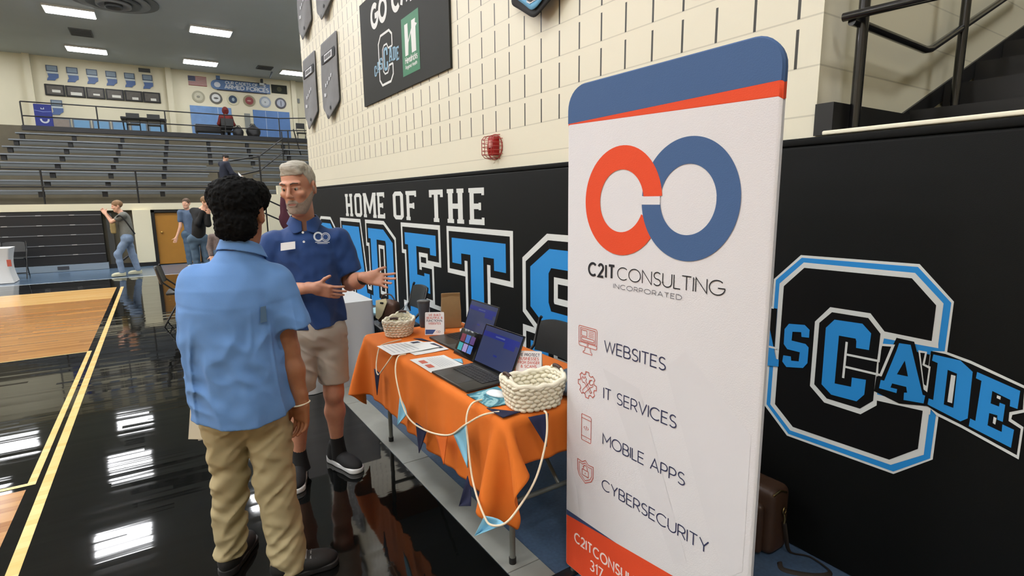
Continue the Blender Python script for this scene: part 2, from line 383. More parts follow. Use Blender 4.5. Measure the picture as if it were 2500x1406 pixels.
def varsity(ch, w=.8, s=.24, a=.13, c=.11, e=.07, sh=.11):
    """slab block letter in a w x 1 box: s stem, a bar thickness, c corner cut, e serif overhang, sh serif height"""
    O = None; H = []
    if ch == 'T':
        m = w/2; O = [(0, 1), (0, .77), (.155*w/.8, .77), (.155*w/.8, 1-a), (m-s/2, 1-a), (m-s/2, sh), (m-s/2-e, sh), (m-s/2-e, 0), (m+s/2+e, 0), (m+s/2+e, sh), (m+s/2, sh), (m+s/2, 1-a), (w-.155*w/.8, 1-a), (w-.155*w/.8, .77), (w, .77), (w, 1)]
    elif ch in 'EF':
        x0 = e; O = [(0, 1), (w, 1), (w, .8), (w-.14, .8), (w-.14, 1-a), (x0+s, 1-a), (x0+s, .5+a/2), (w-.3, .5+a/2), (w-.3, .6), (w-.17, .6), (w-.17, .4), (w-.3, .4), (w-.3, .5-a/2), (x0+s, .5-a/2)]
        if ch == 'E': O += [(x0+s, a), (w-.14, a), (w-.14, .2), (w, .2), (w, 0), (0, 0), (0, sh), (x0, sh), (x0, 1-sh), (0, 1-sh)]
        else: O += [(x0+s, sh), (x0+s+e, sh), (x0+s+e, 0), (0, 0), (0, sh), (x0, sh), (x0, 1-sh), (0, 1-sh)]
    elif ch == 'D':
        O = [(0, 1), (w-c*2, 1), (w, 1-c), (w, c), (w-c*2, 0), (0, 0), (0, sh), (e, sh), (e, 1-sh), (0, 1-sh)]; H = [[(e+s, 1-a), (w-s-.02, 1-a), (w-s, 1-a-.04), (w-s, a+.04), (w-s-.02, a), (e+s, a)]]
    elif ch == 'O':
        O = [(c*1.6, 1), (w-c*1.6, 1), (w, 1-c), (w, c), (w-c*1.6, 0), (c*1.6, 0), (0, c), (0, 1-c)]; H = [[(s+.02, 1-a), (w-s-.02, 1-a), (w-s, 1-a-.05), (w-s, a+.05), (w-s-.02, a), (s+.02, a), (s, a+.05), (s, 1-a-.05)]]
    elif ch == 'C':
        O = [(c*1.6, 1), (w-c*1.6, 1), (w, 1-c), (w, .64), (w-s, .64), (w-s, 1-a-.05), (w-s-.03, 1-a), (s+.03, 1-a), (s, 1-a-.05), (s, a+.05), (s+.03, a), (w-s-.03, a), (w-s, a+.05), (w-s, .36), (w, .36), (w, c), (w-c*1.6, 0), (c*1.6, 0), (0, c), (0, 1-c)]
    elif ch == 'S':
        k = .56; O = [(c*1.6, 1), (w-c*1.6, 1), (w, 1-c), (w, .7), (w-s, .7), (w-s, 1-a-.03), (w-s-.03, 1-a), (s+.03, 1-a), (s, 1-a-.04), (s, k+.06), (s+.03, k), (w-c*1.4, k), (w, k-c*.9), (w, c), (w-c*1.6, 0), (c*1.6, 0), (0, c), (0, .3), (s, .3), (s, a+.03), (s+.03, a), (w-s-.03, a), (w-s, a+.04), (w-s, k-a-.06), (w-s-.03, k-a), (c*1.4, k-a), (0, k-a+c*.9), (0, 1-c)]
    elif ch == 'A':
        m = w/2; t = .16*w/.8; O = [(m-.27*w, 1), (m+.27*w, 1), (w-.08*w, sh), (w, sh), (w, 0), (w-.40*w, 0), (w-.40*w, sh), (w-.33*w, sh), (w-.36*w, .26), (.36*w, .26), (.33*w, sh), (.40*w, sh), (.40*w, 0), (0, 0), (0, sh), (.08*w, sh), (m-.22*w, 1-sh), (m-.27*w, 1-sh)]; H = [[(m-.1*w, .4), (m+.1*w, .4), (m, .83)]]
    elif ch == 'H':
        O = [(0, 1), (2*e+s, 1), (2*e+s, 1-sh), (e+s, 1-sh), (e+s, .5+a/2), (w-e-s, .5+a/2), (w-e-s, 1-sh), (w-2*e-s, 1-sh), (w-2*e-s, 1), (w, 1), (w, 1-sh), (w-e, 1-sh), (w-e, sh), (w, sh), (w, 0), (w-2*e-s, 0), (w-2*e-s, sh), (w-e-s, sh), (w-e-s, .5-a/2), (e+s, .5-a/2), (e+s, sh), (2*e+s, sh), (2*e+s, 0), (0, 0), (0, sh), (e, sh), (e, 1-sh), (0, 1-sh)]
    elif ch == 'M':
        m = w/2; O = [(0, 1), (e+s+.02, 1), (m, .42), (w-e-s-.02, 1), (w, 1), (w, 1-sh), (w-e, 1-sh), (w-e, sh), (w, sh), (w, 0), (w-2*e-s, 0), (w-2*e-s, sh), (w-e-s, sh), (w-e-s, .66), (m+.04, .16), (m-.04, .16), (e+s, .66), (e+s, sh), (2*e+s, sh), (2*e+s, 0), (0, 0), (0, sh), (e, sh), (e, 1-sh), (0, 1-sh)]
    return O, H

# ------------------------------------------------------------------ numeric cloth draped over a table top
def drape(nu, nv, P0, top, iters=900, floor=.003, keep=None, seed=1, jitter=.002, hole=None):
    """P0 (nu,nv,3) rest positions just above the table; top=(x0,x1,y0,y1,z) box that carries the cloth"""
    r = np.random.default_rng(seed); P = P0.copy(); P += r.normal(0, jitter, P.shape)*[1, 1, .3]; Q = P.copy()
    cons = []
    idx = np.arange(nu*nv).reshape(nu, nv)
    def con(a, b, k): a = a.ravel(); b = b.ravel(); L = np.linalg.norm(P0.reshape(-1, 3)[a]-P0.reshape(-1, 3)[b], axis=1); cons.append((a, b, L, k))
    for s in (0, 1):
        con(idx[s:-1:2], idx[s+1::2][:len(idx[s:-1:2])], 1.); con(idx[:, s:-1:2], idx[:, s+1::2][:, :idx[:, s:-1:2].shape[1]], 1.)
    for s in (0, 1):
        a = idx[s:-1:2]; b = idx[s+1::2][:len(a)]; con(a[:, :-1], b[:, 1:], .25); con(a[:, 1:], b[:, :-1], .25)
    for s in range(4):
        a = idx[s:-2:4]; b = idx[s+2::4][:len(a)]; con(a, b, .12); a = idx[:, s:-2:4]; b = idx[:, s+2::4][:, :a.shape[1]]; con(a, b, .12)
    x0, x1, y0, y1, zt = top; g = 3.2e-4; R0 = P0.reshape(-1, 3); pin = (R0[:, 0] > x0+.03) & (R0[:, 0] < x1-.03) & (R0[:, 1] > y0+.03) & (R0[:, 1] < y1-.03); P.reshape(-1, 3)[pin] = R0[pin]; P.reshape(-1, 3)[pin, 2] = zt; PIN = P.reshape(-1, 3)[pin].copy()
    for it in range(iters):
        Vv = (P-Q)*.975; Q = P.copy(); P = P+Vv; P[..., 2] -= g
        F = P.reshape(-1, 3)
        for rep in range(9):
            F[pin] = PIN
            for a, b, L, k in cons:
                d = F[b]-F[a]; l = np.linalg.norm(d, axis=1)+1e-9; c = (d*((l-L)/l*.5*k)[:, None])
                F[a] += c; F[b] -= c
            # table (solid down to the floor) with a rounded rim
            rr = .012; q = np.stack([np.clip(F[:, 0], x0+rr, x1-rr), np.clip(F[:, 1], y0+rr, y1-rr), np.clip(F[:, 2], -9, zt-rr)], 1)
            d = F-q; l = np.linalg.norm(d, axis=1); near = (l < rr) & (l > 1e-7)
            F[near] += (d/np.maximum(l, 1e-7)[:, None]*(rr-l)[:, None])[near]
            deep = l <= 1e-7
            if deep.any():
                D = F[deep]; pen = np.stack([D[:, 0]-x0, x1-D[:, 0], D[:, 1]-y0, y1-D[:, 1], zt-D[:, 2]], 1); k = pen.argmin(1)
                for m, (ax, vv) in enumerate(((0, x0), (0, x1), (1, y0), (1, y1), (2, zt))): D[k == m, ax] = vv
                F[deep] = D
            F[:, 2] = np.maximum(F[:, 2], floor)
        P = F.reshape(nu, nv, 3)
    return P
def cloth_mesh(name, P, mats, parent=None, th=.0016, sub=1):
    nu, nv = P.shape[:2]; me = bpy.data.meshes.new(name)
    me.from_pydata(P.reshape(-1, 3).tolist(), [], [(i*nv+j, (i+1)*nv+j, (i+1)*nv+j+1, i*nv+j+1) for i in range(nu-1) for j in range(nv-1)])
    me.polygons.foreach_set('use_smooth', [True]*len(me.polygons))
    o = link_mesh(name, me, mats, parent)
    if sub: m = o.modifiers.new('sub', 'SUBSURF'); m.levels = sub; m.render_levels = sub
    m = o.modifiers.new('thick', 'SOLIDIFY'); m.thickness = th; m.offset = 0
    return o
# ------------------------------------------------------------------ setting: floor, walls, ceiling
XW, XP = 2.40, 2.35                     # face of the block wall, face of the wall pads
YC, YE = 1.29, 10.35                    # where the block wall starts (stair) and ends (far corner)
HC, YF, YB = 7.40, 28.9, 17.05          # ceiling height, far wall, front wall of the bleachers
ZD, YD = 4.04, 22.8                     # deck height and front edge

def floor_mat(name, wood=None, color='#060606', rough=.07, tilt=.02, var=.25, coat=0, spec=.5):
    """sealed plank floor, boards along x, each board tilted a hair so reflections break into strips"""
    m = bpy.data.materials.new(name); t = NT(m); P = t.new('ShaderNodeTexCoord').outputs['Object']
    sx = t.new('ShaderNodeSeparateXYZ', ins={0: P}); row = t.math('FLOOR', t.math('DIVIDE', sx.outputs[1], .057))
    rr = t.new('ShaderNodeTexWhiteNoise', noise_dimensions='1D', ins={'W': row}).outputs[0]
    seg = t.math('FLOOR', t.math('ADD', t.math('DIVIDE', sx.outputs[0], 1.3), t.math('MULTIPLY', rr, 7.0)))
    cv = t.new('ShaderNodeCombineXYZ', ins={0: seg, 1: row})
    wn = t.new('ShaderNodeTexWhiteNoise', noise_dimensions='3D', ins={0: cv.outputs[0]})
    sc = t.new('ShaderNodeVectorMath', operation='MULTIPLY', ins={0: P, 1: (.9, 26, 1)})
    nz = t.new('ShaderNodeTexNoise', ins={0: sc.outputs[0], 'Scale': 1.0, 'Detail': 3.0})
    ty = t.math('ADD', t.math('MULTIPLY', t.math('SUBTRACT', wn.outputs[0], .5), tilt), t.math('MULTIPLY', t.math('SUBTRACT', nz.outputs[0], .5), tilt*1.6))
    nv = t.new('ShaderNodeCombineXYZ', ins={0: 0.0, 1: ty, 2: 1.0})
    t.link(t.new('ShaderNodeVectorMath', operation='NORMALIZE', ins={0: nv.outputs[0]}).outputs[0], t.b.inputs['Normal'])
    if wood:
        sc2 = t.new('ShaderNodeVectorMath', operation='MULTIPLY', ins={0: P, 1: (2.2, 55, 1)})
        gr = t.new('ShaderNodeTexNoise', ins={0: sc2.outputs[0], 'Scale': 1.0, 'Detail': 5.0, 'Distortion': .6})
        f = t.math('ADD', t.math('MULTIPLY', wn.outputs[0], .65), t.math('MULTIPLY', gr.outputs[0], .5))
        c = t.mix(f, lin(wood[0]), lin(wood[1])); t.link(c, t.b.inputs['Base Color'])
    else: t.b.inputs['Base Color'].default_value = lin(color)
    t.b.inputs['Roughness'].default_value = rough; t.b.inputs['Coat Weight'].default_value = coat; t.b.inputs['Specular IOR Level'].default_value = spec
    return m
F_BLACK = floor_mat('black sealed floor', color='#0b0c0b', rough=.045, tilt=.02)
F_WOOD = floor_mat('stained court wood', wood=('#8a5a2c', '#b98648'), rough=.16, tilt=.01)
F_LIGHT = floor_mat('clear court wood', wood=('#c79650', '#e0b878'), rough=.16, tilt=.01)
F_LINE = floor_mat('yellow court line', wood=('#d8b062', '#ead08c'), rough=.2, tilt=.01)
F_WHITE = mat('white court line', '#cfd2cf', .3)
F_BLUE = mat('blue speckled rubber', '#465a72', .5, noise=.35, nscale=60)
F_GREYBLUE = mat('grey blue far floor', '#4b5f73', .22, noise=.12, nscale=3)

fb = MB()
def rect(x0, x1, y0, y1, mi, z=0):
    fb.add([(x0, y0, z), (x1, y0, z), (x1, y1, z), (x0, y1, z)], [(0, 1, 2, 3)], mi)
YL = 14.56
rect(-16, -.78, -8, 3.95, 1); rect(-.78, 1.137, -8, YL, 0)
rect(-16, -.78, 3.95, 7.47, 0)
rect(-16, -.78, 7.47, 11.53, 1); rect(-16, -.78, 11.53, 13.02, 2); rect(-16, -.78, 13.02, YL, 0)
rect(1.137, 1.305, -8, YL, 5); rect(1.305, 2.6, -8, YL, 5); rect(2.6, 10, YE+.2, YL, 5)
rect(-16, 10, YL+.05, YF+.3, 6); rect(-16, 10, YL, YL+.05, 4)
rect(-.715, -.665, -8, 13.02, 3, .0012)                       # long yellow line
rect(-.785, -.745, 4.0, 7.47, 3, .0012); rect(-16, -.785, 4.0, 4.035, 3, .0012); rect(-16, -.785, 7.44, 7.46, 3, .0012)
struct('floor', fb, [F_BLACK, F_WOOD, F_LIGHT, F_LINE, F_WHITE, F_BLUE, F_GREYBLUE])
tb = MB(); R_GREY = mat('grey threshold strip', '#8f918a', .45, noise=.1, nscale=14)
yy = -3.0
while yy < YL-.05:
    tb.box((1.221, yy+.6, .003), (.168, 1.196, .006), bev=.002); yy += 1.2
struct('trim_1', tb, R_GREY)

def block_mat(name, axis, slots, color='#e1dcc6', z0=.12, off=3.06, dirt=.5):
    m = bpy.data.materials.new(name); t = NT(m); P = t.new('ShaderNodeTexCoord').outputs['Object']
    s = t.new('ShaderNodeSeparateXYZ', ins={0: P}); u = s.outputs[axis]; z = s.outputs[2]
    v = t.math('DIVIDE', t.math('SUBTRACT', z, z0), .2045); fv = t.math('FRACT', v)
    dm = t.math('MINIMUM', fv, t.math('SUBTRACT', 1.0, fv)); mort = t.math('LESS_THAN', dm, .018)
    n = t.new('ShaderNodeTexNoise', ins={0: P, 'Scale': 1.3, 'Detail': 6.0}); n2 = t.new('ShaderNodeTexNoise', ins={0: P, 'Scale': 90.0, 'Detail': 3.0})
    c = lin(color); dk = tuple(x*.86 for x in c[:3])+(1,)
    col = t.mix(t.math('MULTIPLY', n.outputs[0], .45), c, dk)
    col = t.mix(t.math('MULTIPLY', mort, .30), col, lin('#6f6a55'))
    h = t.math('SUBTRACT', 1.0, t.math('MULTIPLY', mort, .6))
    if slots:
        uu = t.math('DIVIDE', t.math('SUBTRACT', u, off), .208); fu = t.math('FRACT', t.math('ADD', uu, .5))
        ins = t.math('LESS_THAN', t.math('ABSOLUTE', t.math('SUBTRACT', fu, .5)), .033)
        ins = t.math('MULTIPLY', ins, t.math('MULTIPLY', t.math('LESS_THAN', fv, .80), t.math('GREATER_THAN', z, 2.163)))
        col = t.mix(t.math('MULTIPLY', ins, .97), col, (.006, .006, .005, 1)); h = t.math('SUBTRACT', h, t.math('MULTIPLY', ins, 2.0))
    h = t.math('ADD', h, t.math('MULTIPLY', n2.outputs[0], .12))
    t.link(col, t.b.inputs['Base Color']); t.b.inputs['Roughness'].default_value = .42
    t.link(t.new('ShaderNodeBump', ins={'Strength': .35, 'Distance': .006, 'Height': h}).outputs[0], t.b.inputs['Normal'])
    return m
W_SLOT = block_mat('acoustic block wall', 1, True); W_STAIR = block_mat('stair block wall', 0, False, '#dcd7bd')
W_CREAM = mat('cream painted block', '#ddd7bb', .5, noise=.05, nscale=2, bump=.05, bscale=30)
B_PAINT = mat('black paint', '#141414', .45); B_RUB = mat('black rubber', '#0c0c0d', .5)
W_SET = mat('plain far block', '#d6d0b6', .6, noise=.06, nscale=1.2)

struct('wall_right', MB().box(((XW+2.6)/2, (YC+YE)/2, HC/2), (2.6-XW, YE-YC, HC)), W_SLOT)
struct('wall_stair', MB().box((6.3, YC+.1, HC/2), (7.4, .2, HC)), W_STAIR)
struct('wall_landing', MB().box((2.5, (YC-8)/2, .94), (.2, YC+8, 1.87)), W_CREAM)
struct('trim_2', MB().box((2.445, (1.245-8)/2, 1.8785), (.15, 1.245+8, .018), bev=.006), mat('cream ledge paint', '#ebe6d0', .35))
lb = MB().box((6.25, (YC-8)/2, 1.86), (7.3, YC+8, .03))
for k in range(9): lb.box((3.25+.4*k+2.2, (YC-8)/2+.0, 1.875+.165*(k+.5)), (4.4+.0, YC+7.98, .165), 0) if k < 1 else lb.box((3.25+.4*k+2.0, (YC-8)/2, 1.875+.165*(k+.5)), (4.0, YC+7.98, .165), 0)
struct('stair_steps', lb, mat('black stair paint', '#0f0f10', .5, noise=.3, nscale=20))
sb = MB().box((2.745, YC-.04, 1.937), (.72, .075, .13))
sb.prism([(3.05, 1.875), (3.1, 1.985), (7.0, 3.60), (7.0, 3.50)], lambda a, b, d: Vector((a, YC-d, b)), 0, .012)
struct('baseboard_stair', sb, B_PAINT)
cm = mat('grey ceiling deck', '#bcc5c8', .8, noise=.05, nscale=1)
struct('ceiling', MB().box((-3, 10.4, HC+.1), (26.4, 37.6, .2)), cm)
struct('wall_far', MB().box((-3, YF+.1, HC/2), (26.4, .2, HC)), W_SET)
struct('wall_left', MB().box((-16.1, 10.4, HC/2), (.2, 37.6, HC)), W_SET)
struct('wall_back', MB().box((-3, -8.1, HC/2), (26.4, .2, HC)), W_SET)
struct('wall_side', MB().box((10.1, 10.4, HC/2), (.2, 37.6, HC)), W_SET)
pb = MB()
for x in (-3.62, 1.05, 6.2): pb.box((x, YF-.09, HC/2), (.22, .18, HC))
struct('trim_3', pb, W_SET)
# front wall of the fixed bleachers with the low opening and its pier, stepped stair wall on the right
wb = MB().box((-3, YB+.1, 1.535), (26, .2, .17)).box((-.305, YB+.05, .725), (.39, .3, 1.45)).box((5.6, YB+.1, .725), (9.2, .2, 1.45))
struct('wall_bleacher_front', wb, W_CREAM)
wb = MB().box((6.3, 16.7, .915), (7.3, .2, 1.83)).box((6.45, 16.7, 1.95), (7.0, .2, .24)).box((6.6, 16.7, 2.19), (6.7, .2, .24)); struct('wall_bleacher_stair', wb, W_CREAM)
struct('baseboard_far', MB().box((-.305, YB-.11, .05), (.4, .02, .1)).box((-.85, YB-.05, .05), (.7, .1, .1)), B_PAINT)
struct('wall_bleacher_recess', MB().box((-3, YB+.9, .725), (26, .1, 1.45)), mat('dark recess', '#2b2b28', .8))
d = thing('door_1', 'low mustard door beside the cream pier below the bleachers', 'door', (.45, YB, 0)); d['kind'] = 'structure'
MB().box((0, .02, .69), (.96, .04, 1.34)).build('door_panel', mat('mustard door', '#a9762a', .45, noise=.08, nscale=6), d)
MB().box((-.525, -.02, .715), (.09, .1, 1.43)).box((.525, -.02, .715), (.09, .1, 1.43)).box((0, -.02, 1.405), (1.14, .1, .05)).build('door_frame', B_PAINT, d)
hb = MB(); hb.ell((-.36, -.045, .86), (.03, .025, .03), 12); hb.cyl((-.36, 0, .86), (-.36, -.04, .86), .012); hb.build('door_knob', mat('brass', '#c9a25a', .3, metal=1), d, smooth=60)
# fixed concrete bleacher steps and upper deck
st = MB(); prof = [(YB+.2, 0)]; NB = 8; BZ = lambda k: 1.96+.2575*k; BY = lambda k: 17.34+.695*k
for k in range(NB): prof += [(BY(k)-.22 if k else YB+.2, BZ(k-1)-.36 if k else 1.61), (BY(k)-.22 if k else YB+.2, BZ(k)-.36)]
prof += [(YD, BZ(7)-.36), (YD, ZD), (YF, ZD), (YF, 0)]
st.prism(prof, lambda a, b, d: Vector((d, a, b)), -15.9, 9.9)
struct('bleacher_steps', st, mat('worn concrete steps', '#5c5646', .75, noise=.25, nscale=3))
struct('trim_4', MB().box((3.4, YD-.015, ZD-.06), (13.2, .03, .15)), mat('black deck fascia', '#15171c', .4))

# ------------------------------------------------------------------ gym lights
L_EMIT = mat('lit diffuser', '#fbfcff', .5, emit=LAMP_POWER); L_FAR = mat('lit diffuser of the bleacher lights', '#fbfcff', .5, emit=FAR_POWER); L_BODY = mat('white lamp body', '#d8d8d4', .5)
lamp = None; far_me = None
for j, Y in enumerate((26.85, 21.9, 16.95, 12.0, 7.05, 2.1, -2.85)):
    for i, X in enumerate((5.93, 2.18, -1.57, -5.32, -9.07, -12.82)):
        if X > 2 and Y < 11: continue
        seen = Y > 20 and X > -2.5
        if lamp is None:
            lamp = thing('ceiling_light', '', 'light', (X, Y, HC))
            MB().box((0, 0, -.03), (1.26, .78, .06), bev=.01).build('lamp_body', L_BODY, lamp)
            MB().box((0, 0, -.066), (1.2, .72, .012), bev=.004).build('diffuser', L_EMIT, lamp)
            o = lamp; near_me = [c for c in lamp.children if c.name.startswith('diffuser')][0].data
        else: o = dup_tree(lamp); o.location = (X, Y, HC)
        df = [c for c in o.children if c.name.startswith('diffuser')][0]
        if Y < 20: df.data = near_me
        else:
            df = [c for c in o.children if c.name.startswith('diffuser')][0]
            if far_me is None: far_me = df.data.copy(); far_me.materials[0] = L_FAR
            df.data = far_me
        nm = {(26.85, 5.93): 'lit gym ceiling light nearest the far wall, cut by the block wall corner', (26.85, 2.18): 'lit gym ceiling light above the long blue sign and the flag',
              (26.85, -1.57): 'lit gym ceiling light above the row of state shaped plaques', (21.9, 2.18): 'lit gym ceiling light in front of the one above the flag, nearer the block wall',
              (21.9, -1.57): 'largest lit gym ceiling light, at upper left beside the round air diffuser'}.get((Y, X), 'lit gym ceiling light overhead outside the picture')
        tag(o, nm, 'light', 'gym ceiling lights')

o = dup_tree(lamp); o.location = (5.6, -1.6, HC); tag(o, 'lit gym ceiling light overhead outside the picture', 'light', 'gym ceiling lights')
for c in o.children:
    if c.name.startswith('diffuser'): c.data = near_me
# ------------------------------------------------------------------ things on the right wall
fr_pad = lambda u, v, d=0: Vector((XP-d, -u, v))           # u runs along the wall to the right, d off the surface
fr_wall = lambda u, v, d=0: Vector((XW-d, -u, v))
P_BLACK = mat('black pad vinyl', '#0c0d0c', .62, spec=.16, noise=.08, nscale=3, bump=.08, bscale=300)
P_WHITE = mat('white pad print', '#d3d6d2', .5); P_BLUE = mat('blue pad print', '#2088cf', .5); P_INK = mat('black pad print', '#0a0a0a', .62, spec=.16)
LOGO = {
'W1':[(-1.281,1.364),(-0.837,1.366),(-0.721,1.242),(-0.726,0.639),(-0.846,0.527),(-1.282,0.524),(-1.402,0.634),(-1.397,1.244)],
'B1':[(-1.276,1.353),(-0.841,1.355),(-0.728,1.237),(-0.734,0.64),(-0.847,0.537),(-1.276,0.535),(-1.391,0.642),(-1.387,1.241)],
'W2':[(-1.265,1.333),(-0.848,1.332),(-0.75,1.231),(-0.755,0.646),(-0.858,0.561),(-1.268,0.555),(-1.372,0.648),(-1.368,1.227)],
'K2':[(-1.261,1.31),(-0.856,1.311),(-0.771,1.221),(-0.775,0.662),(-0.865,0.58),(-1.257,0.576),(-1.349,0.656),(-1.347,1.218)],
'TW':[(-0.94,1.092),(-0.773,1.087),(-0.752,1.089),(-0.749,1.065),(-0.94,1.064)],
'TB':[(-0.94,1.066),(-0.743,1.068),(-0.726,1.055),(-0.726,1.034),(-0.938,1.039)],
'BB':[(-0.943,0.848),(-0.77,0.846),(-0.769,0.833),(-0.941,0.83)],
'BW':[(-0.942,0.832),(-0.75,0.836),(-0.75,0.808),(-0.775,0.816),(-0.933,0.807)],
'CW':[(-1.138,1.155),(-0.983,1.155),(-0.924,1.088),(-0.937,0.97),(-0.928,0.787),(-0.983,0.731),(-1.129,0.735),(-1.195,0.791),(-1.196,1.082)],
'CK':[(-1.129,1.135),(-0.989,1.135),(-0.94,1.08),(-0.942,0.945),(-0.942,0.802),(-0.987,0.754),(-1.12,0.756),(-1.177,0.804),(-1.177,1.08)],
'CB':[(-1.116,1.105),(-1.008,1.108),(-0.973,1.075),(-0.975,1.006),(-1.023,1.004),(-1.024,1.031),(-1.028,1.042),(-1.093,1.041),(-1.093,0.832),(-1.028,0.836),(-1.028,0.876),(-0.975,0.881),(-0.976,0.818),(-1.002,0.781),(-1.103,0.779),(-1.146,0.813),(-1.148,1.064)],
'A1':[(-1.461,1.022),(-1.404,1.031),(-1.358,0.875),(-1.344,0.874),(-1.343,0.841),(-1.407,0.831),(-1.407,0.867),(-1.45,0.87)],
'S1':[(-1.309,1.051),(-1.238,1.059),(-1.215,1.041),(-1.215,1.006),(-1.248,1.003),(-1.251,1.024),(-1.29,1.018),(-1.291,0.977),(-1.228,0.975),(-1.213,0.962),(-1.213,0.891),(-1.231,0.864),(-1.306,0.849),(-1.327,0.87),(-1.324,0.9),(-1.289,0.903),(-1.286,0.884),(-1.252,0.889),(-1.25,0.932),(-1.308,0.933),(-1.326,0.953),(-1.327,1.023)],
'A2':[(-0.873,1.057),(-0.835,1.059),(-0.779,0.878),(-0.771,0.877),(-0.773,0.846),(-0.838,0.839),(-0.839,0.868),(-0.829,0.871),(-0.834,0.893),(-0.882,0.893),(-0.886,0.875),(-0.863,0.875),(-0.864,0.859),(-0.925,0.861),(-0.922,0.896),(-0.91,0.896),(-0.879,1.025)],
'A2h':[(-0.848,0.994),(-0.832,0.935),(-0.869,0.934)],
'DEW':[(-0.726,1.058),(-0.651,1.042),(-0.498,0.991),(-0.493,0.905),(-0.524,0.885),(-0.525,0.87),(-0.492,0.853),(-0.492,0.738),(-0.653,0.792),(-0.731,0.813),(-0.764,0.845),(-0.765,1.051)],
'DEK':[(-0.725,1.049),(-0.652,1.032),(-0.504,0.984),(-0.5,0.912),(-0.532,0.892),(-0.531,0.861),(-0.498,0.845),(-0.498,0.751),(-0.651,0.802),(-0.727,0.823),(-0.77,0.843),(-0.77,1.05)],
'D':[(-0.761,1.039),(-0.68,1.036),(-0.642,1.004),(-0.639,0.833),(-0.658,0.815),(-0.762,0.846),(-0.761,0.87),(-0.745,0.868),(-0.745,1.01),(-0.763,1.015)],
'Dh':[(-0.713,0.993),(-0.685,0.986),(-0.683,0.858),(-0.712,0.862)],
'Dw':[(-0.701,0.978),(-0.688,0.977),(-0.688,0.874),(-0.702,0.875)],
'E':[(-0.63,1.007),(-0.513,0.973),(-0.513,0.91),(-0.533,0.913),(-0.534,0.935),(-0.583,0.952),(-0.583,0.907),(-0.56,0.903),(-0.56,0.917),(-0.545,0.914),(-0.545,0.853),(-0.56,0.856),(-0.561,0.871),(-0.583,0.872),(-0.583,0.827),(-0.544,0.817),(-0.545,0.844),(-0.514,0.836),(-0.515,0.771),(-0.633,0.806),(-0.632,0.835),(-0.617,0.831),(-0.615,0.979),(-0.631,0.984)],
'Ew':[(-0.569,0.941),(-0.559,0.939),(-0.559,0.928),(-0.569,0.931)],
'Ew2':[(-0.57,0.863),(-0.562,0.861),(-0.563,0.837),(-0.57,0.84)],
'A2k':[(-0.884,1.076),(-0.825,1.073),(-0.759,0.877),(-0.761,0.839),(-0.851,0.82),(-0.942,0.843),(-0.939,0.906),(-0.92,0.911),(-0.895,1.038)],
'Vw':[(-0.809,1.044),(-0.781,1.044),(-0.784,0.996),(-0.765,0.991),(-0.766,0.892),(-0.778,0.899)],
'Vk':[(-0.802,1.036),(-0.787,1.038),(-0.791,0.991),(-0.77,0.983),(-0.771,0.915),(-0.779,0.919)],
 'L1': [(-1.06, 1.021), (-1.061, 0.865)] ,
 'L2': [(-1.057, 0.968), (-0.937, 0.97), (-0.935, 1.037), (-0.892, 1.043), (-0.924, 0.915), (-1.058, 0.915)] }
pad = thing('wall_pad', 'long black wall padding with the white and blue team lettering', 'wall pad', (XP, 4.4, 0)); pad['kind'] = 'structure'
y0, y1 = -2.0, 10.33
MB().box(((XP+XW)/2-.0005, (y0+y1)/2, .915), (XW-XP-.001, y1-y0, 1.83), bev=.012).build('padding', P_BLACK, pad, world=True, smooth=40)
MB().box(((XP+XW)/2+.002, (y0+y1)/2, 1.848), (XW-XP-.006, y1-y0, .034), bev=.008).build('top_welt', P_BLACK, pad, world=True, smooth=40)
hm = MB()
def slab(mb, ch, u0, u1, z0, z1, d, mi=0, frf=fr_pad, grow=0, **k):
    w = k.pop('w', .8); O, H = varsity(ch, w, **k)
    f = lambda P: [(u0+p[0]/w*(u1-u0), z0+p[1]*(z1-z0)) for p in P]
    O = f(O); H = [f(h) for h in H]
    if H: flat_holes(mb, [O]+H, frf, d, mi)
    else: flat_poly(mb, O, frf, d, mi)
    return H
for ch, a, b in (('H', 8.06, 7.71), ('O', 7.62, 7.303), ('M', 7.24, 6.73), ('E', 6.692, 6.425), ('O', 6.143, 5.826), ('F', 5.751, 5.457), ('T', 5.13, 4.812), ('H', 4.724, 4.388), ('E', 4.294, 4.02)):
    s = .2 if ch != 'M' else .17
    slab(hm, ch, -a, -b, 1.402, 1.72, .002, w=.85, s=.235 if ch != 'M' else .16, a=.15, sh=.12, e=.055 if ch != 'M' else .03)
hm.build('slogan_lettering', P_WHITE, pad, world=True)
cd = MB(); Z0, Z1 = .226, 1.263
for ch, a, b in (('C', 9.75, 8.72), ('A', 8.62, 7.15), ('D', 7.1, 6.215), ('E', 5.825, 5.008), ('T', 4.648, 3.688), ('S', 3.342, 2.40)):
    k = dict(w=(a-b)/(Z1-Z0), s=.222, a=.132, sh=.13, e=.085, c=.145)
    O, H = varsity(ch, **k); O, H = [[(-a+p[0]/k['w']*(a-b), Z0+p[1]*(Z1-Z0)) for p in L] for L in [O]][0], [[(-a+p[0]/k['w']*(a-b), Z0+p[1]*(Z1-Z0)) for p in L] for L in H]
    for wd, d, m in ((.216, .0010, 0), (.124, .0018, 1), (0, .0026, 2)):
        if H: flat_holes(cd, [O]+H, fr_pad, d, m)
        else: flat_poly(cd, O, fr_pad, d, m)
        if wd:
            for L in [O]+H: outline(cd, L, wd, fr_pad, d, m)
cd.build('team_name_lettering', [P_WHITE, P_INK, P_BLUE], pad, world=True)
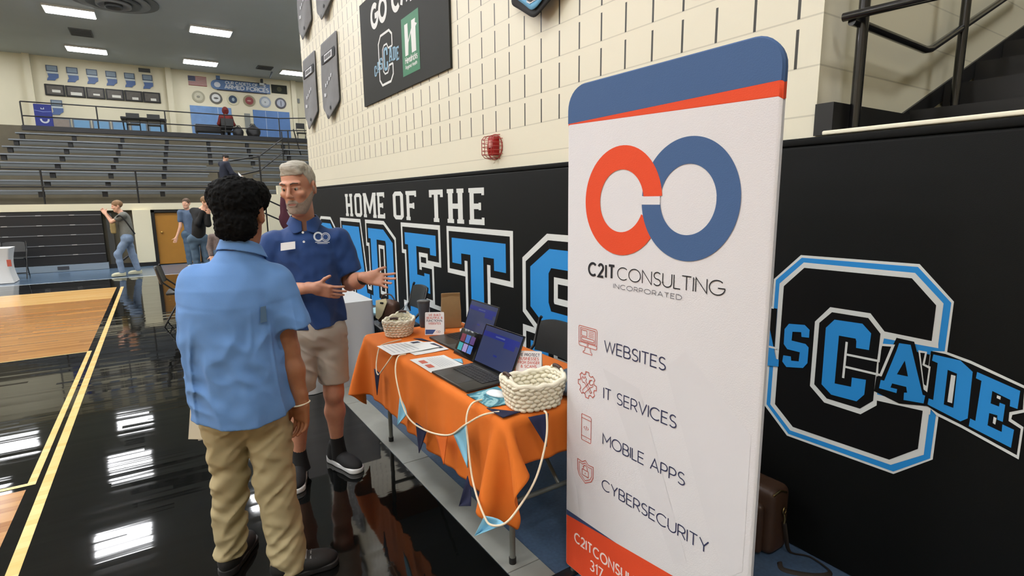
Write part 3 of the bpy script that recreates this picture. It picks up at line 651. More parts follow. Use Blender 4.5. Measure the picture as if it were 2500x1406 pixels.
lg = MB(); LV = dict(W1=(0, 10), B1=(2, 16), W2=(0, 22), K2=(1, 28), BB=(2, 34), BW=(0, 36), TB=(2, 34), TW=(0, 36), CW=(0, 42), CK=(1, 48), CB=(2, 54), DEW=(0, 42), DEK=(1, 48), A2k=(1, 54), Vw=(0, 56), Vk=(1, 60), A2=(2, 62), A2h=(1, 68), D=(2, 54), Dh=(1, 60), Dw=(0, 66), E=(2, 54), Ew=(0, 60), Ew2=(0, 60), A1=(2, 60), S1=(2, 60))
flat_poly(lg, [(-1.62, 1.11), (-1.37, 1.11), (-1.37, .93), (-1.62, .93)], fr_pad, .004, 1)
for k, (m, d) in LV.items(): flat_poly(lg, LOGO[k], fr_pad, d*1e-4, m)
flat_poly(lg, [(-1.62, 1.055), (-1.46, 1.09), (-1.5, .93), (-1.62, .93)], fr_pad, .0058, 1)
for k in ('L1', 'L2'): ribbon(lg, LOGO[k], .009, fr_pad, .0064, 0)
ribbon(lg, [(-1.45, 1.112), (-1.385, 1.112)], .009, fr_pad, .0064, 0); ribbon(lg, [(-1.45, .925), (-1.36, .925)], .009, fr_pad, .0064, 0)
lg.build('team_logo', [P_WHITE, P_INK, P_BLUE], pad, world=True)

# black sign with slogan, letter logo and green sponsor panel
sg = thing('wall_sign', 'large black sign with team slogan and green panel, high on the block wall', 'sign', (XW, 5.85, 2.807))
S_BLK = mat('black sign board', '#282925', .6, spec=.22, noise=.06, nscale=4); S_WH = mat('white sign print', '#d9dbd8', .5); S_LB = mat('light blue sign print', '#7fa6bd', .5); S_GR = mat('green sign print', '#23744c', .5)
MB().box((XW-.012, 5.847, 3.41), (.022, 2.43, 1.206)).build('board', S_BLK, sg, world=True)
fs = lambda u, v, d=0: Vector((XW-.023-d, -u, v))
sp = MB(); write(sp, 'GO CADETS', -6.64, 3.645, .225, .062, fs, .002, 0, gap=.3, width=1.9)
sp.build('slogan', S_WH, sg, world=True)
sl = MB(); cc = [(-6.02, 3.315), (-6.02, 3.44), (-6.1, 3.495), (-6.37, 3.495), (-6.45, 3.42), (-6.45, 3.02), (-6.37, 2.952), (-6.1, 2.952), (-6.02, 3.02), (-6.02, 3.13)]
ribbon(sl, cc, .026, fs, .002, 0); ribbon(sl, [(-6.02, 3.315), (-6.14, 3.315)], .022, fs, .002); ribbon(sl, [(-6.02, 3.13), (-6.14, 3.13)], .022, fs, .002)
c2 = [(-6.14, 3.315), (-6.18, 3.37), (-6.27, 3.37), (-6.32, 3.33), (-6.32, 3.1), (-6.27, 3.06), (-6.18, 3.06), (-6.14, 3.1), (-6.14, 3.13)]; ribbon(sl, c2, .018, fs, .003, 0)
for ch, a, b, z0, z1 in (('C', -6.62, -6.54, 3.09, 3.21), ('A', -6.53, -6.44, 3.115, 3.235), ('S', -6.43, -6.34, 3.13, 3.26), ('A', -6.13, -6.02, 3.16, 3.31), ('D', -6.01, -5.92, 3.15, 3.29), ('E', -5.91, -5.83, 3.13, 3.27)): slab(sl, ch, a, b, z0, z1, .0035, 1, fs, s=.28)
slab(sl, 'C', -6.29, -6.16, 3.09, 3.34, .0045, 1, fs, s=.26)
sl.build('letter_logo', [S_WH, S_LB], sg, world=True)
gp = MB(); flat_poly(gp, [(-5.74, 2.927), (-5.29, 2.927), (-5.29, 3.505), (-5.74, 3.505)], fs, .002, 0)
flat_poly(gp, [(-5.655, 3.12), (-5.575, 3.12), (-5.56, 3.24), (-5.49, 3.32), (-5.48, 3.12), (-5.37, 3.12), (-5.37, 3.35), (-5.33, 3.37), (-5.38, 3.39), (-5.37, 3.43), (-5.47, 3.43), (-5.475, 3.36), (-5.565, 3.26), (-5.57, 3.43), (-5.655, 3.43)], fs, .003, 1)
LC = {'h': (.46, [[(0, 0), (0, 1)], [(0, .45)]+arc(.23, .45, .23, .23, 180, 0, 6)+[(.46, 0)]]), 'e': (.5, [[(0, .35), (.5, .35)]+arc(.25, .33, .25, .33, 0, 300, 12)]), 'n': (.46, [[(0, 0), (0, .68)], [(0, .45)]+arc(.23, .45, .23, .23, 180, 0, 6)+[(.46, 0)]]), 'd': (.5, [[(.5, 0), (.5, 1)], arc(.25, .33, .25, .33, 0, 360, 12)]), 'r': (.3, [[(0, 0), (0, .68)], arc(.3, .38, .3, .3, 180, 80, 5)]), 'i': (0, [[(0, 0), (0, .68)], [(0, .85), (0, .95)]]), 'c': (.46, [arc(.28, .33, .28, .33, 50, 310, 10)]), 'k': (.42, [[(0, 0), (0, 1)], [(.4, .68), (0, .28)], [(.15, .4), (.42, 0)]]), 's': (.36, [arc(.19, .5, .17, .17, 40, 260, 6)+arc(.18, .17, .18, .17, 80, -140, 6)]), 'g': (.5, [arc(.25, .33, .25, .33, 0, 360, 12), [(.5, .68), (.5, -.1)]+arc(.25, -.1, .25, .2, 0, -150, 6)]), 'o': (.56, [arc(.28, .33, .28, .33, 0, 360, 14)]), 'a': (.5, [arc(.25, .33, .25, .33, 0, 360, 12), [(.5, .68), (.5, 0)]]), 'l': (0, [[(0, 0), (0, 1)]]), 't': (.3, [[(.15, .95), (.15, 0)], [(0, .68), (.3, .68)]]), 'u': (.46, [[(0, .68), (0, .23)]+arc(.23, .23, .23, .23, 180, 360, 6)+[(.46, .68)]])}
G.update(LC)
write(gp, 'Hendricks', -5.66, 3.045, .062, .012, fs, .003, 1, gap=.22, width=.31); write(gp, 'Regional Health', -5.66, 2.99, .034, .006, fs, .003, 1, gap=.22, width=.3)
gp.build('sponsor_panel', [S_GR, S_WH], sg, world=True)

# cloth pennants
def pennant(name, label, yl, yr, ztop, zs, zt, m, off=.03, group=None, tip=None):
    t = thing(name, label, 'banner', (XW, (yl+yr)/2, zt), group=group); nu, nv = 14, 22; P = np.zeros((nu, nv, 3))
    for i in range(nu):
        a = i/(nu-1); y = yl+(yr-yl)*a; b = zt+(zs-zt)*abs(2*a-1)
        for j in range(nv):
            q = j/(nv-1); z = ztop+(b-ztop)*q
            P[i, j] = (XW-.012-off*q-.012*q*math.sin(a*7+q*4)-.03*q*q*(1-abs(2*a-1)), y, z)
    o = cloth_mesh('panel', P, m, t, .008); I = mw(t).inverted(); o.data.transform(I)
    return t, (lambda u, v, d=0: Vector((XW-.02-off*(ztop-v)/(ztop-zt)-.012*(ztop-v)/(ztop-zt)*math.sin((-u-yl)/(yr-yl)*7+(ztop-v)/(ztop-zt)*4)-.03*((ztop-v)/(ztop-zt))**2*(1-abs(2*(-u-yl)/(yr-yl)-1))-d, -u, v)))
GREYF = mat('grey pennant cloth', '#77787a', .85, noise=.14, nscale=7, bump=.1, bscale=250); INKF = mat('dark pennant print', '#1d1e22', .7); WHF = mat('white pennant print', '#c9ccd0', .7)
for lb, yl, yr, zt0, zs, zt in (('lower left grey pennant banner beside the wall corner', 10.2, 9.36, 4.01, 3.07, 2.80), ('lower right grey pennant banner next to the black sign', 8.99, 8.12, 4.0, 3.05, 2.82), ('upper left grey pennant banner, cut by the top of the picture, at the wall corner', 10.22, 9.38, 5.45, 4.47, 4.24), ('upper right grey pennant banner, only its tip showing above the lower two', 9.0, 8.15, 5.44, 4.46, 4.23)):
    t, f = pennant('pennant_banner', lb, yl, yr, zt0, zs, zt, GREYF, group='grey pennant banners')
    pm = MB(); c = -(yl+yr)/2
    def quad(u0, u1, v0, v1, d, m): pm.add([f(u0, v0, d), f(u1, v0, d), f(u1, v1, d), f(u0, v1, d)], [(0, 1, 2, 3)], m)
    quad(c-.36, c+.36, zt0-.32, zt0-.19, .008, 0); quad(c-.2, c+.22, zt0-.305, zt0-.205, .011, 1)
    for k in range(7): quad(c-.16+.05*k, c-.125+.05*k, zt0-.285, zt0-.225, .014, 0)
    pm.build('name_label', [INKF, WHF], t, world=True); pm = MB()
    for (du, dv) in ((-.2, .62), (-.1, .6), (.02, .56), (.12, .53), (-.28, .75), (-.22, .76)): quad(c+du, c+du+.05, zt0-dv-.05, zt0-dv, .009, 1)
    for (du, dv) in ((0, .06), (.12, .17)): pm.add([f(c+du+.025*math.cos(a), zt+dv+.03*math.sin(a), .009) for a in np.linspace(0, 6.28, 9)[:-1]], [tuple(range(8))], 0)
    pm.build('number_marks', [INKF, WHF], t, world=True)
t, f = pennant('pennant_banner', 'light blue pennant banner with black border, cut by the top of the picture', 3.56, 2.84, 3.95, 3.03, 2.83, mat('black pennant border', '#1a1a1b', .8), off=.05)
BL = mat('light blue pennant cloth', '#6aa9cf', .8, noise=.1, nscale=6); nu, nv = 12, 16; P = np.zeros((nu, nv, 3))
for i in range(nu):
    a = i/(nu-1); u = -3.52+(.64)*a; b = 2.873+.2*abs(2*a-1)
    for j in range(nv): P[i, j] = f(u, 3.93+(b-3.93)*j/(nv-1), .011)
o = cloth_mesh('blue_field', P, BL, t, .006); o.data.transform(mw(t).inverted())
pm = MB(); cu = -3.2
oc = [(cu+.1, 3.12), (cu+.13, 3.05), (cu+.1, 2.98), (cu+.05, 2.955), (cu-.05, 2.955), (cu-.1, 2.98), (cu-.11, 3.05), (cu-.11, 3.15), (cu+.1, 3.15)]
for P_, m, d in ((offset_poly(oc, .012), 1, .019), (oc, 0, .023)): flat_poly(pm, P_, f, d, m)
slab(pm, 'C', cu-.05, cu+.04, 3.03, 3.17, .030, 1, f); slab(pm, 'C', cu-.042, cu+.032, 3.037, 3.163, .034, 2, f)
for ch, a in (('A', -.16), ('S', -.1)): slab(pm, ch, cu+a, cu+a+.055, 3.02+.2*(a+.16), 3.1+.2*(a+.16), .030, 0, f)
for ch, a in (('A', .06), ('D', .12), ('E', .175)): slab(pm, ch, cu+a, cu+a+.05, 3.06, 3.13, .030, 0, f)
pm.build('print', [INKF, WHF, BL], t, world=True)

# caged strobe alarm
al = thing('fire_alarm', 'red strobe alarm inside a red wire cage on the block wall', 'alarm', (XW, 3.91, 2.045))
RED = mat('alarm red', '#a51417', .3); RW = mat('red wire', '#a8433a', .35)
MB().box((-.028, -.02, .005), (.056, .095, .15), bev=.008).build('strobe_body', RED, al, smooth=40)
MB().box((-.06, -.02, .02), (.012, .06, .06), bev=.004).build('lens', mat('strobe lens', '#d8a8a2', .1), al)
cg = MB(); zz = (-.095, .095); yl = .115
def hoop(y): cg.tube([(0, y, zz[0]), (-.06, y, zz[0]+.01), (-.085, y, zz[0]+.035), (-.085, y, zz[1]-.035), (-.06, y, zz[1]-.01), (0, y, zz[1])], .0032, 8)
for y in (-.075, -.03, .03, .075): hoop(y)
for z in (-.06, -.03, 0, .03, .06): cg.tube([(0, -yl, z), (-.055, -.1, z), (-.085, -.07, z), (-.085, .07, z), (-.055, .1, z), (0, yl, z)], .0028, 8)
cg.tube([(-.006, yl*math.cos(a)*1.0, .1*math.sin(a)) for a in np.linspace(0, 2*PI, 28, endpoint=False)], .0045, 8, closed=True)
cg.build('wire_cage', RW, al, smooth=60)

# stair railing on the landing
R_BLK = mat('glossy black rail paint', '#0e0e10', .22, coat=.4)
rl = thing('stair_railing', 'glossy black pipe railing at the stair landing above the wall padding', 'railing', (2.5, 1.19, 1.875))
def pipe(name, pts, r): MB().tube(pts, r, 14).build(name, R_BLK, rl, world=True, smooth=60)
pipe('post', [(2.51, 1.185, 1.872), (2.51, 1.185, 3.1)], .021); pipe('post', [(3.55, 1.19, 2.02), (3.55, 1.19, 3.2)], .021); pipe('post', [(2.51, -.6, 1.872), (2.51, -.6, 3.1)], .021)
pipe('guard_rail', [(2.45, 1.235, 2.343), (2.46, .9, 2.335), (2.48, -.8, 2.335)], .0175)
pipe('hand_rail', [(2.46, 1.205, 2.322), (2.52, 1.195, 2.318), (3.14, 1.195, 2.30), (3.2, 1.195, 2.31), (4.6, 1.195, 2.92)], .0175)
# ------------------------------------------------------------------ company banner stand
BAZ = math.radians(1); BU = Vector((math.sin(BAZ), -math.cos(BAZ), 0)); BN = Vector((-math.cos(BAZ), -math.sin(BAZ), 0)); BO = Vector((1.372, 1.672, 0))
fr_ban = lambda u, v, d=0: BO+BU*u+BN*d+Vector((0, 0, v))
bn = thing('banner_stand', 'tall white fabric banner stand with two linked rings and a service list', 'banner', BO+BU*.41)
BW_, BT = .835, 2.035
N_FAB = mat('white banner fabric', '#d3d2d4', .8, bump=.12, bscale=260); N_BLUE = mat('banner blue print', '#3c5a85', .8, bump=.1, bscale=260); N_OR = mat('banner orange print', '#d8461c', .8, bump=.1, bscale=260)
N_DK = mat('banner black print', '#16161c', .8); N_NAVY = mat('banner navy print', '#252a4c', .8); N_GREY = mat('banner grey print', '#6a6a70', .8); N_SH = mat('banner pale grey print', '#cfced0', .8); N_ICON = mat('banner icon line', '#b9503f', .8); N_PINK = mat('banner icon tint', '#dba398', .8); N_WH = mat('banner white print', '#ecd8d4', .8); N_NB = mat('banner deep blue print', '#2d3c62', .8)
def rrect(x0, x1, y0, y1, r, rb=None, n=8):
    rb = r if rb is None else rb; o = []
    for cx, cy, q, a in ((x1-r, y1-r, r, 0), (x0+r, y1-r, r, 90), (x0+rb, y0+rb, rb, 180), (x1-rb, y0+rb, rb, 270)): o += arc(cx, cy, q, q, a, a+90, n)
    return o
out = rrect(-.012, BW_, .03, BT, .085, .01)
fb2 = MB(); nI = len(out)
ed = []
for d, s in ((-.019, .0), (-.014, -.0), (0.0, .004), (.004, .0), (.006, -.006)): ed.append((d, s))
rings = [[fr_ban(u, v, d) for u, v in offset_poly(out, s)] for d, s in ed]
vs = [p for r in rings for p in r]
fb2.add(vs, [(k*nI+i, k*nI+(i+1) % nI, (k+1)*nI+(i+1) % nI, (k+1)*nI+i) for k in range(len(ed)-1) for i in range(nI)]+[tuple(range(nI-1, -1, -1)), tuple(4*nI+i for i in range(nI))])
fab = fb2.build('fabric', N_FAB, bn, world=True, smooth=50)
hp = MB(); D0 = .0068
inn = offset_poly(out, -.004)
def clip_half(P, a, b, c):                                      # keep a*u+b*v+c>=0
    o = []
    for i in range(len(P)):
        p, q = P[i-1], P[i]; sp_, sq = a*p[0]+b*p[1]+c, a*q[0]+b*q[1]+c
        if sp_ >= 0: o.append(p)
        if (sp_ >= 0) != (sq >= 0): t = sp_/(sp_-sq); o.append((p[0]+(q[0]-p[0])*t, p[1]+(q[1]-p[1])*t))
    return o
def skin_prints():
    top = clip_half(out, -.012/.83, 1, -1.903); orr = clip_half(clip_half(out, .024/.85, 1, -1.896), .012/.83, -1, 1.914)
    hd = MB()
    for P, m, D0_ in ((orr, 1, D0), (top, 0, D0+.0004)):
        e_ = .0004 if m == 0 else 0; P1 = offset_poly(P, .0045+e_); flat_poly(hd, P if m == 0 else offset_poly(P, -.004), fr_ban, D0_, m)
        k = len(P1); rr = [[fr_ban(u, v, -.019) for u, v in offset_poly(P, .001)], [fr_ban(u, v, 0) for u, v in P1], [fr_ban(u, v, .0042) for u, v in offset_poly(P, .001)], [fr_ban(u, v, D0_) for u, v in (P if m == 0 else offset_poly(P, -.004))]]
        hd.add([p for r in rr for p in r], [(j*k+i, j*k+(i+1) % k, (j+1)*k+(i+1) % k, (j+1)*k+i) for j in range(3) for i in range(k)], m)
    hd.build('header_stripe', [N_BLUE, N_OR], fab, world=True, smooth=50)
skin_prints()
ft = MB()
blu = clip_half(clip_half(inn, .012/.52, -1, .292), -.055/.52, 1, -.268); redp = clip_half(inn, .055/.52, -1, .268)
flat_poly(ft, blu, fr_ban, D0, 0); flat_poly(ft, redp, fr_ban, D0, 1); D1 = D0+.0008
write(ft, 'C2ITCONSULTING.COM', .048, .172, .041, .0072, fr_ban, D1, 2, gap=.25, sx=.9); write(ft, '317', .146, .098, .043, .006, fr_ban, D1, 2, gap=.2)
ft.build('footer_print', [N_NB, N_OR, N_WH], fab, world=True)
sh = MB()
for P in ([(.576, 1.135), (.50, 1.06), (.70, .55), (.765, .45), (.815, .50), (.815, .935)], [(-.005, .60), (.06, .40), (.08, .30), (-.005, .30)], [(.20, .98), (.385, .952), (.62, .40), (.56, .38)]): flat_poly(sh, P, fr_ban, D0+.0002, 0)
sh.build('background_facets', N_SH, fab, world=True)
lo = MB(); oc_, bc_, RO, RI = (.277, 1.609), (.557, 1.612), .190, .1085
def ring(c, a0, a1, m, d):
    n = 60; A = [math.radians(a0+(a1-a0)*i/n) for i in range(n+1)]
    lo.add([fr_ban(c[0]+r*math.cos(a)*.965, c[1]+r*math.sin(a), d) for a in A for r in (RI, RO)], [(2*i, 2*i+1, 2*i+3, 2*i+2) for i in range(n)], m)
ring(bc_, 4, 176, 1, D0+.0006); ring(oc_, 5, 336, 0, D0+.0010); ring(bc_, 184, 365, 1, D0+.0013)
flat_poly(lo, [(.36, 1.624), (.452, 1.624), (.452, 1.597), (.36, 1.597)], fr_ban, D0+.0016, 2)
lo.build('ring_logo', [N_OR, N_BLUE, N_FAB], fab, world=True)
tx = MB()
write(tx, 'C2IT', .116, 1.331, .046, .0092, fr_ban, D1, 0, gap=.32, width=.136); write(tx, 'CONSULTING', .268, 1.331, .044, .0036, fr_ban, D1, 0, gap=.2, width=.435)
tx.build('company_name', [N_DK], fab, world=True); tx = MB()
write(tx, 'INCORPORATED', .249, 1.297, .0155, .0022, fr_ban, D1, 0, gap=.45, width=.303); tx.build('company_suffix', [N_GREY], fab, world=True)
for t_, z, x1 in (('WEBSITES', 1.049, .497), ('IT SERVICES', .863, .55), ('MOBILE APPS', .677, .593), ('CYBERSECURITY', .488, .695)): 
    gp_s = .2; sxx = ((x1-.208)/.0425-gp_s*(len(t_)-1))/sum(G[c][0] for c in t_); xx = .208
    for wd_ in t_.split(' '): tx = MB(); xx = write(tx, wd_, xx, z, .0425, .0046, fr_ban, D1, 0, gap=gp_s, sx=sxx)+(G[' '][0]*sxx+gp_s)*.0425; tx.build('service_word', [N_NAVY], fab, world=True)
def icon(name): return MB()
lw = .0026
mo = icon(''); 
for R_ in (rrect(.062, .166, 1.043, 1.123, .006), rrect(.071, .157, 1.062, 1.115, .002)): ribbon(mo, R_, lw, fr_ban, D1, 0, True)
ribbon(mo, [(.062, 1.058), (.166, 1.058)], lw, fr_ban, D1); ribbon(mo, rrect(.077, .109, 1.085, 1.108, .002), lw, fr_ban, D1, 0, True); ribbon(mo, rrect(.077, .15, 1.068, 1.079, .003), lw, fr_ban, D1, 0, True)
for k in range(4): ribbon(mo, [(.119, 1.107-.0065*k), (.15, 1.107-.0065*k)], .002, fr_ban, D1)
ribbon(mo, arc(.114, 1.0505, .004, .004, 0, 360, 10), .0018, fr_ban, D1, 0, True); ribbon(mo, [(.1, 1.043), (.097, 1.027), (.088, 1.021), (.088, 1.017), (.14, 1.017), (.14, 1.021), (.131, 1.027), (.128, 1.043)], lw, fr_ban, D1, 0)
mo.build('monitor_icon', N_ICON, fab, world=True)
ge = icon(''); gp_ = []
for k in range(8):
    for da, r in ((-15, .043), (-9, .054), (9, .054), (15, .043)): a = math.radians(45*k+da); gp_.append((.114+r*math.cos(a), .889+r*math.sin(a)))
ribbon(ge, gp_, .0032, fr_ban, D1, 0, True)
for P in ([(.088, .918), (.094, .911), (.101, .916), (.099, .923), (.109, .912), (.105, .902), (.14, .866), (.134, .859), (.098, .895), (.088, .893), (.081, .904)], [(.142, .916), (.13, .909), (.126, .9), (.133, .893), (.142, .896), (.149, .903), (.146, .89), (.134, .884), (.098, .85), (.089, .851), (.087, .861), (.124, .9), (.128, .912)]): ribbon(ge, P, lw, fr_ban, D1, 0, True)
ge.build('gear_icon', N_ICON, fab, world=True)
ph = icon(''); ribbon(ph, rrect(.083, .14, .65, .76, .006), lw, fr_ban, D1, 0, True)
for z in (.744, .668): ribbon(ph, [(.083, z), (.14, z)], lw, fr_ban, D1)
for P in ([(.104, .712), (.098, .706), (.104, .7)], [(.119, .712), (.125, .706), (.119, .7)], [(.114, .716), (.109, .696)], [(.109, .659), (.113, .659)]): ribbon(ph, P, .0022, fr_ban, D1)
ph.build('phone_icon', N_ICON, fab, world=True)
sd = icon(''); Q = [(.062, .556), (.09, .553), (.109, .566), (.128, .553), (.156, .556), (.156, .51), (.145, .488), (.109, .467), (.073, .488), (.062, .51)]
ribbon(sd, Q, .0032, fr_ban, D1, 0, True); ribbon(sd, offset_poly(Q, -.009), lw, fr_ban, D1, 0, True); ribbon(sd, rrect(.09, .128, .498, .523, .002), .003, fr_ban, D1, 0, True); ribbon(sd, [(.097, .523), (.097, .532)]+arc(.109, .532, .012, .012, 180, 0, 8)+[(.121, .523)], .003, fr_ban, D1); ribbon(sd, [(.109, .506), (.109, .513)], .003, fr_ban, D1)
sd.build('shield_icon', N_ICON, fab, world=True)
ft_m = mat('grey steel foot', '#7b7d7c', .35, metal=.8)
for u in (.02, .80):
    MB().cyl(fr_ban(u, .012, -.008), fr_ban(u, .09, -.008), .011, 12).build('post', ft_m, bn, world=True, smooth=60)
    c = fr_ban(u, .006, -.006); MB().box(c, (.34, .05, .012), rz=BAZ, bev=.003).build('foot', mat('black steel foot', '#151516', .4), bn, world=True)
# ------------------------------------------------------------------ the orange table and what lies on it
TX0, TX1, TY0, TY1, TZ = 1.075, 1.80, 1.73, 3.49, .736
TOP = TZ+.0095                                             # upper side of the cloth
GREYT = mat('grey folding table frame', '#6f726d', .45, metal=.2); CAPB = mat('black leg cap', '#131313', .6)
ft_ = thing('folding_table', 'folding table with grey tube legs under the orange cloth', 'table', ((TX0+TX1)/2, (TY0+TY1)/2, 0))
MB().box(((TX0+TX1)/2, (TY0+TY1)/2, TZ-.02), (TX1-TX0-.016, TY1-TY0-.016, .036), bev=.012).build('tabletop', mat('speckled table top', '#b9b9b4', .6), ft_, world=True, smooth=40)
for x in (1.19, 1.70):
    for y in (1.845, 3.35):
        l = MB().cyl((x, y, .03), (x, y, TZ-.04), .0135, 14).build('leg', GREYT, ft_, world=True, smooth=60)
        MB().cyl((x, y, 0), (x, y, .035), .0165, 14).build('leg_cap', CAPB, l, world=True, smooth=60)
for y in (1.845, 3.35):
    MB().cyl((1.19, y, .30), (1.70, y, .30), .011, 12).build('cross_bar', GREYT, ft_, world=True, smooth=60)
    MB().cyl((1.45, y, .31), (1.45, y+(.42 if y < 2.5 else -.42), TZ-.045), .009, 12).build('brace', GREYT, ft_, world=True, smooth=60)
ORANGE = mat('orange tablecloth', '#d9701c', .85, bump=.1, bscale=350, noise=.05, nscale=12)
nu, nv = 56, 98; P0 = np.zeros((nu, nv, 3))
x0, x1 = TX0-.375, TX1+.17; y0, y1 = TY0-.20, TY1+.275
for i in range(nu):
    for j in range(nv):
        a, b = i/(nu-1), j/(nv-1); xx, yy = x0+(x1-x0)*a+.012*(b-.5), y0+(y1-y0)*b; hx = max(TX0-xx, 0)/.375; hy = max(TY0-yy, yy-TY1, 0)/.25; P0[i, j] = (xx, yy, TZ+.012+hx*.016*math.sin(yy*19+2.2*math.sin(yy*5))+hy*.012*math.sin(xx*20+1))
PC = drape(nu, nv, P0, (TX0, TX1, TY0, TY1, TZ+.006), iters=170, seed=5, jitter=.003)
tc_ = cloth_mesh('tablecloth', PC, ORANGE); tag(tc_, 'orange cloth draped over the folding table, one corner hanging almost to the floor', 'tablecloth')

def on_top(name, label, cat, x, y, rz=0, dz=0, group=None): return thing(name, label, cat, (x, y, TOP+dz), rz, group)
# woven rope baskets
ROPE = mat('cream cotton rope', '#e8e2cd', .85, bump=.2, bscale=260); LEA = mat('dark brown leather handle', '#3d2418', .5)
def basket(label, x, y, rz, ax, ay, h, rows, pw, dip, htilt):
    t = on_top('rope_basket', label, 'basket', x, y, rz, .001, 'woven rope baskets'); m = MB()
    def loop(a, z, r=1):
        c, s = math.cos(a), math.sin(a); k = (abs(c)**pw+abs(s)**pw)**(-1/pw); fl = (.80+.2*min(1, z/h*1.1))*r
        return Vector((ax*k*c*fl, ay*k*s*fl, z))
    per = 24; rr = h/rows*.6
    for q in range(rows):
        for k in range(per):
            a = 2*PI*(k+.5*(q % 2))/per; zz = h*(q+.5)/rows+dip*math.cos(2*a)*(q/rows)**2; p = loop(a, zz); p2 = loop(a+.02, zz); tn = (p2-p).normalized(); R = Matrix((tn, (0, 0, 1), tn.cross(Vector((0, 0, 1))))).transposed().to_4x4() @ Matrix.Rotation(.3 if q % 2 else -.3, 4, 'Z')
            sp_ = (loop(a+2*PI/per, zz)-p).length
            m.ell((0, 0, 0), (sp_*.66, rr, rr*1.05), 8, M=Matrix.Translation(p) @ R)
    wv = m.build('woven_body', ROPE, t, smooth=70)
    rim = [loop(2*PI*k/60, h*1.0+dip*math.cos(4*PI*k/60)+.004*math.sin(11*2*PI*k/60)) for k in range(60)]
    MB().tube(rim, rr*.95, 8, closed=True).build('rim_cord', ROPE, t, smooth=70)
    fl = [loop(2*PI*k/40, .004, .98) for k in range(40)]; MB().add(fl, [tuple(range(40))]).build('basket_floor', ROPE, t)
    for s in (0, PI):
        b = MB(); c0 = loop(s-.55, h+.004); c1 = loop(s+.55, h+.004); mid = (c0+c1)/2
        pts = [c0.lerp(c1, u)+Vector((0, 0, htilt*math.sin(PI*u)**.5 if 0 < u < 1 else 0)) for u in np.linspace(0, 1, 9)]
        b.tube(pts[2:7], .0085, 10); hd = b.build('handle', LEA, t, smooth=60)
        for e in ((0, 1, 2), (6, 7, 8)): MB().tube([pts[i] for i in e], .006, 8).build('handle_cord', ROPE, hd, smooth=60)
    return t
basket('cream woven rope basket with brown leather handles at the far end of the orange table', 1.275, 3.33, .95, .125, .095, .10, 6, 2.4, .006, .026)
b2 = basket('large cream woven rope basket at the near corner of the orange table', 1.285, 1.815, -.12, .128, .098, .118, 6, 3.4, .010, .03)
# papers
PAPER = mat('white paper', '#dfe0de', .6); PR_DK = mat('dark paper print', '#23283f', .6); PR_RED = mat('red paper print', '#c2604c', .6); PR_GR = mat('grey paper print', '#b9bcc0', .6)
def sheet(label, quad, dz, blocks, group=None):
    """quad corners a,b,c,d on the table; blocks (u0,u1,v0,v1,material) in sheet fractions"""
    q = [Vector((p[0], p[1], 0)) for p in quad]; c = sum(q, Vector())/4
    t = on_top('paper_sheet', label, 'paper', c.x, c.y, 0, dz, group)
    f = lambda u, v, d=0: (q[0].lerp(q[1], u)).lerp(q[3].lerp(q[2], u), v)-c+Vector((0, 0, d+.0015*math.sin(u*5+v*3)))
    m = MB(); N = 8
    m.add([f(i/N, j/N, .0016) for i in range(N+1) for j in range(N+1)], [(i*(N+1)+j, (i+1)*(N+1)+j, (i+1)*(N+1)+j+1, i*(N+1)+j+1) for i in range(N) for j in range(N)])
    o = m.build('sheet', PAPER, t); s = o.modifiers.new('t', 'SOLIDIFY'); s.thickness = .0008; s.offset = -1
    for nm, bl in blocks:
        b = MB()
        for u0, u1, v0, v1, mi in bl:
            k = 4; b.add([f(u0+(u1-u0)*i/k, v, .0026) for i in range(k+1) for v in (v0, v1)], [(2*i, 2*i+1, 2*i+3, 2*i+2) for i in range(k)], mi)
        b.build(nm, [PR_DK, PR_RED, PR_GR], t)
    return t
lines = [(.08, .9, .3+.06*k, .315+.06*k, 2) for k in range(9)]
sheet('long white printed sheet by the far basket, hanging over the front edge of the table', [(1.04, 3.10), (1.30, 3.09), (1.345, 2.86), (1.045, 2.86)], .0045, [('heading', [(.76, .95, .1, .26, 0)]), ('text_lines', [(.1+.1*k, .13+.1*k, .1, .85, 2) for k in range(6)])])
sheet('white printed sheet with a dark heading, lying under the long sheet toward the rear laptop', [(1.13, 3.12), (1.375, 3.02), (1.375, 2.80), (1.16, 2.80)], .0, [('heading', [(.84, .95, .2, .8, 0)])])
sheet('white sheet with red printed boxes beside the front laptop', [(1.10, 2.735), (1.30, 2.715), (1.30, 2.475), (1.10, 2.46)], 0, [('red_boxes', [(.12, .3, .2, .42, 1), (.12, .3, .52, .74, 1)]), ('text_lines', [(.42+.07*k, .44+.07*k, .12, .8, 2) for k in range(7)])])
